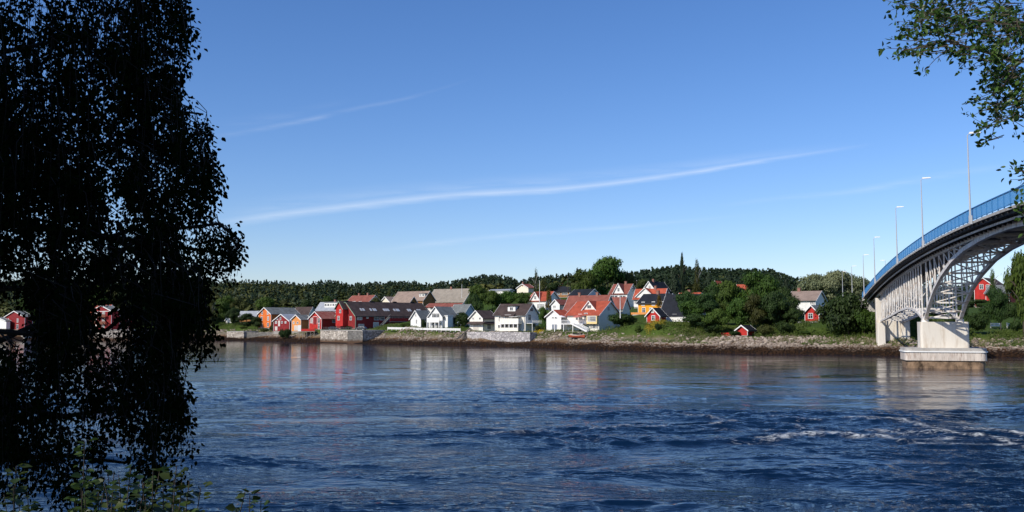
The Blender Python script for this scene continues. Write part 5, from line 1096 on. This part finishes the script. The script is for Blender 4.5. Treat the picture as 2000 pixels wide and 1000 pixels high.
T('shrub', 'dark', 1232, 617, 272, 40, 'dark bush joining the wide bush to the red cottage', 'shrubs of the far shore')
T('shrub', 'mid', 1264, 631, 258, 20, 'small light bush left of the red cottage', 'shrubs of the far shore')
T('shrub', 'dark', 1284, 630, 250, 18, 'small round dark bush before the red cottage', 'shrubs of the far shore')
T('shrub', 'mid', 1247, 634, 256, 18, 'low green bush between the wide dark bush and the red cottage', 'shrubs of the far shore')
T('birch', 'aut', 1288, 576, 296, 24, 'yellowing birch in front of the yellow house wall')
T('conifer', 'con', 1318, 534, 400, 46, 'broad dark spruce left of the slim poplar')
T('poplar', 'con', 1333, 500, 410, 9, 'slim columnar tree sticking up from the skyline')
T('birch', 'olive', 1362, 512, 400, 30, 'drooping loose tree right of the slim columnar tree')
T('conifer', 'con', 1301, 545, 405, 26, 'small spruce behind the highest black roof')
T('broad', 'dark', 1340, 566, 262, 52, 'dark tree in front of the black roofed villa, leftmost of the big shore trees')
T('broad', 'dark', 1376, 572, 248, 56, 'dark full tree second from left of the big shore trees')
T('broad', 'mid', 1400, 600, 238, 50, 'lower tree in front of the second big shore tree')
T('broad', 'mid', 1422, 548, 262, 66, 'green tree between the black roofed villa and the plain red roof')
T('broad', 'mid', 1444, 578, 242, 52, 'light green tree above the red shore shed')
T('broad', 'mid', 1492, 528, 262, 80, 'tallest tree of the shore group right of the plain red roof')
T('broad', 'olive', 1475, 574, 240, 46, 'brownish tree right above the small red shore shed')
T('broad', 'dark', 1514, 566, 238, 60, 'dark tree left of the long white house')
T('broad', 'dark', 1540, 590, 240, 46, 'dark tree against the front of the long white house')
T('broad', 'dark', 1546, 600, 236, 34, 'dark small tree left of the bright red gable')
for px, yt, D, w, c, l in ((1356, 610, 246, 46, 'dark', 'low dark crown filling the gap before the black roofed villa'), (1385, 622, 240, 50, 'dark', 'low dark tree over the rocks left of the red board fence'), (1412, 590, 250, 50, 'mid', 'green crown between the red fence and the little white gable'), (1462, 596, 252, 56, 'dark', 'dark crown behind the small red shore shed'),
                       (1500, 590, 244, 60, 'mid', 'wide green crown right of the small red shore shed'), (1530, 560, 256, 48, 'dark', 'dark crown hiding the left end of the long white house'), (1438, 556, 290, 50, 'dark', 'dark crown just left of the plain red roof'), (1485, 552, 300, 50, 'mid', 'green crown just right of the plain red roof'), (1350, 585, 252, 60, 'mid', 'green crown hiding the right half of the black villa roof'), (1392, 556, 292, 46, 'dark', 'dark crown below the little white gable')):
    T('broad', c, px, yt, D, w, l)
T('shrub', 'dark', 1433, 645, 217, 22, 'dark bush in front of the small red shore shed', 'shrubs of the far shore')
T('shrub', 'olive', 1494, 632, 222, 30, 'olive bush right of the small red shore shed', 'shrubs of the far shore')
T('shrub', 'dark', 1528, 624, 222, 40, 'dark bush at the shore below the long white house', 'shrubs of the far shore')
T('shrub', 'mid', 1572, 646, 220, 46, 'low green scrub below the bright red house', 'shrubs of the far shore')
T('broad', 'mid', 1395, 545, 300, 30, 'light tree left of the little white gable')
for px, yt, w, l in ((1594, 532, 70, 'leftmost pale willow near the bridge end'), (1634, 528, 84, 'middle pale willow near the bridge end'), (1674, 535, 76, 'rightmost pale willow near the bridge end')): T('broad', 'pale', px, yt, 320, w, l, name='willow_tree')
T('shrub', 'dark', 1655, 566, 222, 112, 'huge round dark green shrub left of the bridge end', 'shrubs of the far shore', v=1)
T('shrub', 'mid', 1686, 594, 218, 60, 'green shrub under the end of the blue railing', 'shrubs of the far shore')
T('shrub', 'mid', 1640, 630, 214, 44, 'low shrub at the foot of the huge round shrub', 'shrubs of the far shore')
for px, yt, D, w, l in ((1752, 596, 240, 60, 'dark tree seen behind the white bridge column'), (1790, 600, 235, 60, 'dark tree seen under the small side arch'), (1835, 590, 232, 60, 'dark tree right behind the concrete pier'), (1873, 598, 228, 50, 'dark tree right of the concrete pier')): T('broad', 'dark', px, yt, D, w, l)
T('shrub', 'dark', 1908, 606, 213, 56, 'dark bush right of the white pier block', 'shrubs of the far shore')
T('shrub', 'mid', 1880, 622, 208, 34, 'green bush touching the right side of the white pier block', 'shrubs of the far shore')
T('broad', 'dark', 1952, 560, 222, 58, 'dark drooping tree below the red house at far right')
T('broad', 'mid', 1996, 484, 207, 66, 'tall rounded green tree at the right edge', v=0)
T('broad', 'dark', 1978, 590, 216, 50, 'dark tree in front of the tall rounded tree at the right edge')
T('broad', 'dark', 1916, 584, 300, 46, 'dark tree hiding the foot of the red house at far right')
T('broad', 'mid', 1938, 588, 290, 40, 'green tree below the grey porch roof at far right')
T('birch', 'mid', 1940, 530, 275, 30, 'thin tree above the roof of the red house at far right')
for i, (px, yt, D, w, k, c, l) in enumerate(((392, 575, 425, 40, 'broad', 'mid', 'tree at the left shore right beside the hanging birch'), (415, 585, 418, 36, 'birch', 'olive', 'pale tree at the left shore second from the hanging birch'), (436, 577, 430, 46, 'broad', 'mid', 'tree at the left shore above the low quay'),
        (458, 600, 415, 30, 'broad', 'dark', 'dark tree hiding the tiny pale roofed shed'), (484, 612, 408, 40, 'broad', 'dark', 'dark spreading tree right of the low quay'), (505, 618, 400, 26, 'broad', 'dark', 'dark small tree touching the tall orange house'),
        (470, 580, 450, 40, 'broad', 'olive', 'olive tree behind the long grey shed roof'), (520, 578, 455, 40, 'broad', 'mid', 'green tree behind the tall orange house'), (560, 585, 450, 36, 'broad', 'olive', 'olive tree behind the dark red boathouse'), (598, 585, 450, 30, 'broad', 'dark', 'dark tree left behind the white building with window bands'),
        (640, 578, 450, 34, 'broad', 'mid', 'green tree above the white building with window bands'), (762, 566, 470, 22, 'birch', 'olive', 'thin birch rising left of the beige hall'), (734, 580, 420, 26, 'broad', 'olive', 'yellowish tree over the ridge of the long red building'), (850, 566, 480, 22, 'broad', 'dark', 'dark tree between the beige hall and the tan hall'),
        (190, 556, 440, 50, 'broad', 'mid', 'tree behind the red apartment house'), (225, 560, 445, 46, 'broad', 'olive', 'olive tree right behind the red apartment house'), (275, 590, 420, 50, 'broad', 'dark', 'dark tree right of the red apartment wing'), (330, 585, 425, 60, 'broad', 'mid', 'tree in the gap between hanging birch strands'), (120, 575, 430, 70, 'broad', 'dark', 'dark tree between the two red houses at left'), (60, 570, 440, 60, 'broad', 'mid', 'tree behind the dark red house at the left edge'),
        (1110, 548, 460, 30, 'broad', 'dark', 'dark tree behind the utility pole on the hill'), (1256, 545, 440, 36, 'broad', 'olive', 'olive tree right of the pointed white gable'), (1076, 552, 450, 40, 'broad', 'dark', 'dark tree left of the low dark roof on the hill'), (1448, 540, 420, 44, 'conifer', 'con', 'dark spruce behind the plain red roof'), (1385, 530, 450, 36, 'conifer', 'con', 'dark spruce behind the little white gable'), (1425, 535, 430, 34, 'conifer', 'con', 'second dark spruce behind the little white gable'), (1536, 545, 420, 36, 'conifer', 'con', 'dark spruce left of the weathered roof chimney'))):
    T(k, c, px, yt, D, w, l)
for px, yt, D, w, l in ((520, 640, 378, 20, 'low hedge bush below the tall orange house'), (535, 634, 374, 16, 'bright little bush at the foot of the tall orange house'), (553, 641, 352, 24, 'low bush in front of the dark red boathouse'), (562, 640, 350, 18, 'low bush right of the red boathouse door'), (476, 640, 398, 24, 'low scrub above the low pale quay'), (682, 636, 334, 20, 'green shrub below the gable of the long red building')): T('shrub', 'olive' if px < 540 else 'dark', px, yt, D, w, l, 'shrubs of the far shore')

# forest on the hills: one mass
def forest():
    rng = np.random.RandomState(11); kinds = []
    for s in range(3):
        n = 34; z = rng.uniform(.15, 1, n); a = rng.uniform(0, 6.28, n); r = (1 - z) ** .8 * .95 * rng.uniform(.5, 1, n); P = np.stack([np.cos(a) * r, np.sin(a) * r, z], -1); kinds.append((P, np.stack([np.cos(a), np.sin(a), .8 + 0 * a], -1), .42, 0))
    for s in range(3):
        n = 40; d = rng.normal(size=(n, 3)); d /= np.linalg.norm(d, axis=1, keepdims=True); d[:, 2] = np.abs(d[:, 2]) * 1.2 - .3; P = d * (.85, .85, .42) + (0, 0, .55); kinds.append((P, d + (0, 0, .4), .55, 1))
    us = []; 
    n = 20000; px = rng.uniform(-150, 2150, n); q = rng.rand(n) ** .8; crd = np.interp(px, SKY_PX, CR_D); D = 445 + (crd + 15 - 445) * q; X = (px - 1000) / F * D
    Z = tz(X, D); keep = np.ones(n, bool); pxk = px
    keep &= ~((px > 420 - 6) & (px < 445) & (D < 860) & (D > 780)); keep &= ~((px > 1560) & (px < 1760) & (D > 520)); keep &= ~((px > 660) & (px < 1110) & (D < 505)); keep &= rng.rand(n) < np.clip(.45 + D / 900, 0, 1)
    for nm, sel_k, m, lb in (('conifer_forest', 0, L_CON, 'dark spruce forest covering the hills behind the town'), ('mixed_forest', 1, leafmat('forest leaves', (.024, .042, .009), (.088, .098, .026), .15, .02), 'mixed green woodland on the slopes behind the town')):
        Vs = []; off = 0; con = np.where(px > 1240, .75, np.where(px > 600, .5, .3)) + (D > crd - 60) * .25; rk = np.random.RandomState(3).rand(n)
        idx = np.where(keep & ((rk < con) if sel_k == 0 else (rk >= con)))[0]; KK = [k for k in kinds if k[3] == sel_k]; Qn = 0
        C = []; NN = []; S = []
        for i in idx:
            P, Nn, lf, _ = KK[i % 3]; hgt = rng.uniform(8, 13.5) if sel_k == 0 else rng.uniform(6, 10.5); w = hgt * (.26 if sel_k == 0 else .52); a = rng.uniform(0, 6.28); ca, sa = math.cos(a), math.sin(a)
            p = np.stack([(P[:, 0] * ca - P[:, 1] * sa) * w, (P[:, 0] * sa + P[:, 1] * ca) * w, P[:, 2] * hgt], -1) + (X[i], D[i], Z[i] - .3)
            C.append(p); NN.append(np.stack([Nn[:, 0] * ca - Nn[:, 1] * sa, Nn[:, 0] * sa + Nn[:, 1] * ca, Nn[:, 2]], -1)); S.append(np.full(len(p), lf * w * 1.15))
        C = np.concatenate(C); NN = np.concatenate(NN) + rng.normal(size=C.shape) * .4; S = np.concatenate(S)[:, None]
        V, Q = quads(C, NN, S[:, :1] * 1.0, rng, .9); link(nm, np_mesh(nm, V, Q, m), kind='stuff', label=lb, cat='forest')
forest()
# grass and weeds on the bank
def bank_veg(name, n, s0, s1, size, m, label, px0=380, px1=2050, hz=.25, seed=21, rect=None, cat='grass'):
    rng = np.random.RandomState(seed); P = scatter_s(n, s0, s1, px0, px1, rng) if rect is None else np.stack([rng.uniform(rect[0], rect[1], n), rng.uniform(rect[2], rect[3], n)], -1)
    P = P[fbm(P[:, 0] / 9 + seed, P[:, 1] / 9, 3) > -.02] if name in ('shore_grass', 'dry_grass') else P; AFC = HOUSE['AF']['C']; P = P[np.hypot(P[:, 0] - AFC.x + 1, (P[:, 1] - AFC.y + 5) * .6) > 4.5]; n = len(P); Z = tz(P[:, 0], P[:, 1]); k = np.repeat(np.arange(n), 7); j = rng.normal(size=(len(k), 3)) * (.3, .3, hz); C = np.stack([P[k, 0], P[k, 1], Z[k] + hz * .8], -1) + j
    V, Q = quads(C, rng.normal(size=C.shape) * (1, 1, .5) + (-.3, -.6, .5), size, rng, .6); link(name, np_mesh(name, V, Q, m), kind='stuff', label=label, cat=cat)
bank_veg('bank_grass', 9000, 13, 28, .35, L_GRASS, 'rough green grass on top of the far bank')
bank_veg('dry_grass', 2600, 9.5, 16, .35, leafmat('dry grass', (.12, .13, .05), (.26, .24, .12)), 'pale dry grass between the shore rocks', 700, 2050, .22, 23)
bank_veg('shore_grass', 9500, 8.5, 13.5, .3, L_GRASS, 'green grass tufts creeping down between the shore rocks', 380, 2050, .2, 29)
bank_veg('bank_weeds', 1800, 12.5, 22, .4, L_MID, 'tall green weeds and scrub along the bank', 1180, 2050, .5, 25)
a = at(1037, 650, 288); b = at(1061, 650, 288); bank_veg('yellow_flower_bed', 160, 0, 0, .25, L_YEL, 'bed of yellow flowers beside the large cream house', rect=(a.x, b.x, 286, 289), hz=.3, seed=3, cat='flower bed')
a = at(1262, 650, 256); b = at(1296, 650, 256); bank_veg('yellow_bush', 260, 0, 0, .28, leafmat('gorse', (.20, .13, .01), (.42, .30, .03)), 'yellow flowering scrub left of the short white fence', rect=(a.x, b.x, 252, 258), hz=.5, seed=4, cat='scrub')

# ------------------------------------------------------------------ foreground trees and shrubs
def leaf_shape(C, D_, Nn, size, rng, fold=.25, w=.62):     # pointed oval leaf: 6 vertices, two quads folded on the midrib
    n = len(C); d = D_ / (np.linalg.norm(D_, axis=1, keepdims=True) + 1e-9); s = np.cross(d, Nn); s /= np.linalg.norm(s, axis=1, keepdims=True) + 1e-9; u = np.cross(s, d)
    L_ = size * rng.uniform(.65, 1.25, (n, 1)); ww = L_ * w / 2
    P = [C, C + d * L_ * .32 + s * ww + u * ww * fold, C + d * L_ * .66 + s * ww * .72 + u * ww * fold, C + d * L_, C + d * L_ * .66 - s * ww * .72 + u * ww * fold, C + d * L_ * .32 - s * ww + u * ww * fold]
    V = np.stack(P, 1).reshape(-1, 3); b = np.arange(n)[:, None] * 6; Q = np.concatenate([b + [0, 1, 2, 3], b + [0, 3, 4, 5]], 0); return V, Q
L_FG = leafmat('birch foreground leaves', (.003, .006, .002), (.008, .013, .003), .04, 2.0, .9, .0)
L_FG2 = leafmat('broad foreground leaves', (.022, .048, .007), (.085, .15, .024), .25, 2.0, .4, .3)
L_FG3 = leafmat('hazel leaves', (.012, .026, .005), (.075, .115, .028), .3, 3.0, .4, .3)
def strand_tree():
    rng = np.random.RandomState(2); r = random.Random(4)
    root = empty('weeping_birch', (-8.2, 9.5, 5.0), 0, label='large dark weeping birch hanging over the river at the left edge', cat='tree'); O = Vector(root.location)
    MB().tube([(0, 0, -1.5), (.1, 0, 2), (.3, .1, 6), (.2, -.2, 11), (.0, 0, 16)], [.42, .34, .28, .2, .08], 12).build('trunk', BBARK, root, True)
    # hanging curtains: px, top, bottom, half width, weight
    S = [(20, -60, 590, 34, 3), (62, -60, 600, 30, 3.0), (105, -60, 560, 30, 2.2), (150, -60, 480, 30, 2.4), (190, -60, 330, 30, 2.2), (235, -60, 330, 30, 2.6), (280, -60, 420, 28, 3), (320, -60, 330, 24, 2.6), (352, -60, 115, 18, 1.5), (350, 120, 330, 14, 1.0),
         (345, 200, 470, 28, 2.4), (385, 215, 470, 20, 1.7), (405, 240, 420, 11, .8), (310, 330, 620, 26, 2.2), (345, 430, 700, 30, 2.6), (385, 440, 650, 22, 1.6), (425, 445, 545, 16, 1.2), (452, 458, 525, 12, 1.1), (395, 560, 700, 10, .5),
         (250, 430, 660, 22, 1.2), (285, 450, 760, 24, 2.2), (200, 470, 560, 30, 1.3), (165, 420, 720, 20, 1.4), (120, 430, 760, 28, 2.0), (84, 480, 900, 22, 2.0), (20, 670, 900, 30, 2.0), (120, 700, 930, 34, 1.8), (60, 800, 980, 40, 1.8), (190, 690, 900, 34, 1.6),
         (250, 640, 880, 28, 1.9), (290, 700, 960, 22, 1.9), (330, 640, 930, 24, 2.4), (358, 720, 830, 14, .8), (360, 830, 900, 9, .4), (140, 850, 1010, 60, 1.5), (235, 690, 820, 60, 1.2), (30, 680, 800, 40, 1.0), (150, 560, 640, 30, .9), (225, 505, 570, 30, .7), (5, 100, 570, 22, 2.4), (10, 700, 980, 22, 1.6), (165, 280, 480, 24, 1.8), (195, 330, 600, 18, 1.6), (262, 300, 440, 18, 1.6), (285, 370, 520, 16, 1.2), (120, 300, 520, 24, 2.0), (225, 250, 400, 16, 1.2), (300, 240, 420, 20, 1.6), (150, 640, 760, 30, 1.0), (125, 500, 740, 24, 2.0), (312, 500, 780, 24, 2.0), (340, 540, 720, 20, 1.6), (75, 500, 600, 24, 1.4), (150, 560, 700, 18, 1.2), (372, 520, 690, 14, 1.0), (270, 520, 620, 18, 1.4)]
    tw = MB(); LC = []; LD = []
    for px, y0, y1, hw, wt in S:
        ns = int(11 * wt + hw * .12)
        for _ in range(ns):
            x = px + rng.normal() * hw * .55; D = rng.uniform(7.6, 11.5); ya = y0 + rng.uniform(-12, (y1 - y0) * .55); L_ = rng.uniform(.18, .6) * (y1 - y0) + 40; yb = min(y1 + rng.normal() * 14, ya + L_)
            if yb - ya < 22: continue
            A = at(x, ya, D); B = at(x + rng.normal() * 10, yb, D + rng.normal() * .1); mid = (A + B) / 2 + Vector((rng.normal() * .05, rng.normal() * .05, 0)); start = A + Vector((-.12 + rng.normal() * .08, rng.normal() * .1, .10))
            tw.tube([start - O, A - O, mid - O, B - O], [.006, .005, .004, .002], 3, False)
            Ln = (B - A).length; n = int(Ln * 70)
            cen = rng.rand(max(1, int(Ln * 4.5))); t = np.clip(cen[rng.randint(len(cen), size=n)] + rng.normal(size=n) * .035 / max(Ln, .3), 0, 1); P = np.where(t[:, None] < .5, np.array(A) + (np.array(mid) - np.array(A)) * (t[:, None] * 2), np.array(mid) + (np.array(B) - np.array(mid)) * (t[:, None] * 2 - 1))
            off = rng.normal(size=(n, 3)) * .05; LC.append(P + off); LD.append(off * 6 + np.array([0, 0, -.9]) + rng.normal(size=(n, 3)) * .45)
    DBARK = mat('dark twig bark', (.018, .014, .012), .95, .3, 4)
    tw.build('twigs', DBARK, root)
    br = MB()
    for pts in ([(-120, 640), (120, 660), (210, 640), (300, 560), (330, 535)], [(-100, 120), (20, 95), (90, 80), (140, 60)], [(-100, 260), (60, 300), (230, 278), (300, 275)], [(190, 560), (240, 480), (300, 455), (330, 430)], [(200, 520), (235, 487), (290, 488)], [(205, 470), (240, 455), (310, 425)], [(-80, 700), (60, 640), (160, 600), (240, 560)],
                [(-100, 420), (40, 400), (160, 330), (340, 215), (400, 225)], [(-60, 780), (120, 810), (260, 790), (340, 720)], [(-60, 560), (200, 560), (330, 445), (430, 440), (470, 475)], [(225, 380), (240, 375), (262, 400), (270, 440)], [(225, 470), (262, 490), (275, 510)], [(235, 440), (245, 470), (270, 482)], [(-60, 900), (120, 890), (250, 905)]):
        D = r.uniform(8.6, 10.2); P = [at(x + r.uniform(-5, 5), y + r.uniform(-5, 5), D + .1 * i) - O for i, (x, y) in enumerate(pts)]; n = len(P); br.tube(P, [.028 * (1 - i / n) + .005 for i in range(n)], 6)
    for z in (2, 5, 7.5, 10): br.tube([(0.2, 0, z), (2.5, .3, z + 1.2), (5.2, .2, z + .8)], [.1, .05, .015], 6)
    br.build('branches', DBARK, root)
    # crown beyond the frame, left and above, so the tree is whole
    for _ in range(1500):
        c = Vector((rng.uniform(-13.5, -5.0), rng.uniform(5.5, 13), rng.uniform(8, 19)))
        if c.x / c.y > -.62: continue
        n = 45; t = rng.rand(n, 1) * 1.2; off = rng.normal(size=(n, 3)) * .12; LC.append(np.array(c) - t * [0, 0, 1] + off); LD.append(off + np.array([0, 0, -.8]) + rng.normal(size=(n, 3)) * .4)
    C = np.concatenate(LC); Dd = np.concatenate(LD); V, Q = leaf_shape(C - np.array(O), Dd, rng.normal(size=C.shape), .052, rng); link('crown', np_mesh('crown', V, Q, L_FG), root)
strand_tree()
def branch_tree():
    rng = np.random.RandomState(12); root = empty('alder_tree', (7.5, 5.5, 5.2), 0, label='leafy olive green tree reaching in from the top right corner', cat='tree'); O = Vector(root.location)
    MB().tube([(0, 0, -1.2), (.1, .1, 2), (0, 0, 5), (-.2, .3, 9)], [.3, .25, .18, .06], 10).build('trunk', BARK, root, True)
    S = [(1762, 14, 14, .5), (1785, 40, 20, 1.0), (1800, 75, 22, .9), (1775, 98, 12, .5), (1800, 95, 16, .6), (1822, 108, 12, .5), (1815, 20, 28, 1.6), (1850, 40, 34, 2.2), (1850, 80, 26, 1.4), (1880, 95, 18, .9), (1890, 30, 40, 3), (1905, 110, 22, 1.0), (1930, 60, 40, 3.2), (1960, 30, 40, 3), (1990, 60, 36, 3.2), (1960, 110, 32, 2.8), (1935, 150, 18, 1.1), (1960, 160, 30, 2.2), (1990, 150, 28, 2.6), (1935, 185, 14, .7), (1960, 205, 22, 1.2), (1990, 205, 22, 1.8), (1950, 238, 12, .5), (1925, 245, 8, .25), (1935, 272, 7, .25), (1985, 235, 14, .5), (2015, 330, 12, .7), (2012, 390, 12, .6), (2010, 425, 8, .3), (2005, 350, 5, .2), (2030, 150, 40, 3), (2060, 40, 60, 4), (1960, -30, 60, 3), (1860, -25, 40, 2), (2060, 260, 40, 3), (2080, 380, 40, 1.5)]
    LC = []; LD = []; tw = MB()
    for px, py, r_, wt in S:
        c0 = at(px, py, 7.0)
        for _ in range(int(wt * 8 + 1)):
            x = px + rng.normal() * r_ * .55; y = py + rng.normal() * r_ * .45; D = rng.uniform(6.2, 8.2); A = at(x, y, D); d = Vector((rng.normal() * .8 - .5, rng.normal() * .5, rng.normal() * .5 - .1)).normalized() * rng.uniform(.08, .16); B = A + d
            tw.tube([A - d * .6 + Vector((.06, 0, .02)) - O, A - O, B - O], [.004, .003, .0015], 3, False); n = rng.randint(7, 12)
            t = rng.rand(n, 1) * 1.15; off = rng.normal(size=(n, 3)) * .018; LC.append(np.array(A) + np.array(d) * t + off); LD.append(np.array(d) * 5 + rng.normal(size=(n, 3)) * .7 + [0, 0, -.15])
    for _ in range(420):
        c = np.array([rng.uniform(4.9, 12), rng.uniform(2.5, 9.5), rng.uniform(8.5, 16)]); n = 40; off = rng.normal(size=(n, 3)) * .25
        ok = (c[0] + off[:, 0]) / np.maximum(c[1] + off[:, 1], .1) > .60; off = off[ok]; LC.append(c + off); LD.append(off + rng.normal(size=off.shape) * .3)
    tw.build('twigs', BARK, root); br = MB()
    for pts in ([(2120, 40), (1960, 45), (1880, 38), (1800, 25)], [(2120, 40), (1990, 120), (1960, 170), (1940, 215)], [(1990, 120), (1900, 95), (1850, 80), (1790, 92)], [(2120, 300), (2040, 330), (2012, 380)]):
        P = [at(x, y, 7.2) - O for x, y in pts]; br.tube(P, [.009 * (1 - i / len(P)) + .003 for i in range(len(P))], 6)
    for z in (3, 5): br.tube([(0, .1, z), (-1.5, .8, z + 1.2), (-3, 1.7, z + 1.6)], [.07, .04, .015], 6)
    br.build('branches', BARK, root)
    C = np.concatenate(LC); Dd = np.concatenate(LD); V, Q = leaf_shape(C - np.array(O), Dd, rng.normal(size=C.shape) + (0, 0, .8), .047, rng, .3, .55); link('crown', np_mesh('crown', V, Q, L_FG2), root)
branch_tree()
def hazel(px, ytop, D, n_st, spread, label, leaf=.05, dens=3.0, name='hazel_shrub'):
    rng = np.random.RandomState(int(px) + int(ytop)); base = at(px, ytop, D); gz = 4.9; root = empty(name, (base.x, base.y, gz), 0, label=label, cat='shrub', group='leafy shrubs in front of the camera'); O = Vector(root.location); H_ = base.z - gz
    st = MB(); LC = []; LD = []
    for k in range(n_st):
        hx = rng.normal() * spread; hy = rng.normal() * spread * .5; hh = H_ * (1 if k == 0 else rng.uniform(.62, .99)); P = [Vector((hx * .2, hy * .2, 0)), Vector((hx * .6, hy * .6, hh * .5)), Vector((hx, hy, hh))]; st.tube(P, [.009, .006, .002], 4, False)
        n = int(26 * dens); t = np.sort(rng.uniform(.25, 1.0, n)); t[-1] = 1
        for tt in t:
            p = P[0].lerp(P[1], tt * 2) if tt < .5 else P[1].lerp(P[2], tt * 2 - 1); a = rng.uniform(0, 6.28); d = np.array([math.cos(a), math.sin(a), rng.uniform(-.3, .5)]); LC.append(np.array(p) + d * .03 * rng.rand()); LD.append(d)
    st.build('stems', BARK, root); C = np.array(LC); V, Q = leaf_shape(C, np.array(LD), np.tile([[0, -.2, 1.]], (len(C), 1)) + rng.normal(size=C.shape) * .35, leaf, rng, .3, .8); link('leaves', np_mesh('leaves', V, Q, L_FG3), root)
for px, yt, D, n, sp, l in ((22, 885, 4.6, 10, .10, 'leafy shrub shoots at the bottom left corner'), (165, 862, 4.8, 2, .03, 'single upright leafy shoot with pale tips at lower left'), (60, 930, 4.4, 16, .2, 'low leafy shrub at the bottom edge near the left corner'), (120, 925, 5.0, 18, .22, 'leafy shrub left of the upright shoot'), (200, 900, 4.7, 18, .18, 'leafy shrub right of the upright shoot'), (255, 915, 5.2, 18, .2, 'leafy shrub between the upright shoot and the yellowish one'),
                              (305, 895, 4.6, 20, .16, 'dense yellowish green shrub below the last birch strand'), (345, 925, 4.8, 12, .14, 'leafy shrub with one leaf reaching over the river'), (375, 965, 4.6, 6, .1, 'lowest sprig right of the dense shrubs'), (478, 965, 4.6, 3, .05, 'small sprig alone at the bottom edge over the water'), (510, 980, 4.7, 2, .03, 'tiny pale sprig farthest right at the bottom edge')):
    hazel(px, yt + (12 if n > 5 else 0), D, n, sp, l)
def shade_tree(x, y, h, rad, label, seed):
    rng = np.random.RandomState(seed); z = 6.2; root = empty('unseen_shade_tree', (x, y, z), 0, label=label, cat='tree'); MB().tube([(0, 0, -1), (.1, 0, 2), (0, .1, h * .8)], [.45, .35, .08], 10).build('trunk', BARK, root, True)
    n = 30000; d = rng.normal(size=(n, 3)); d /= np.linalg.norm(d, axis=1, keepdims=True); P = d * rng.uniform(.3, 1, (n, 1)) * (rad, rad, h * .42) + (0, 0, h * .58); V, Q = quads(P, d + rng.normal(size=d.shape) * .5, .30, rng, .8); link('crown', np_mesh('crown', V, Q, L_DARK), root)
shade_tree(-13.0, 2.0, 15, 4.6, 'big tree behind the camera at left that shades the birch', 1)
shade_tree(-8.0, -7.5, 15, 5.0, 'broad unseen tree added behind the camera to darken the foreground', 3)  # extra tree added out of view to cut light on the foreground
shade_tree(-19.0, -1.0, 18, 5.5, 'tall tree farther left behind the camera', 2)
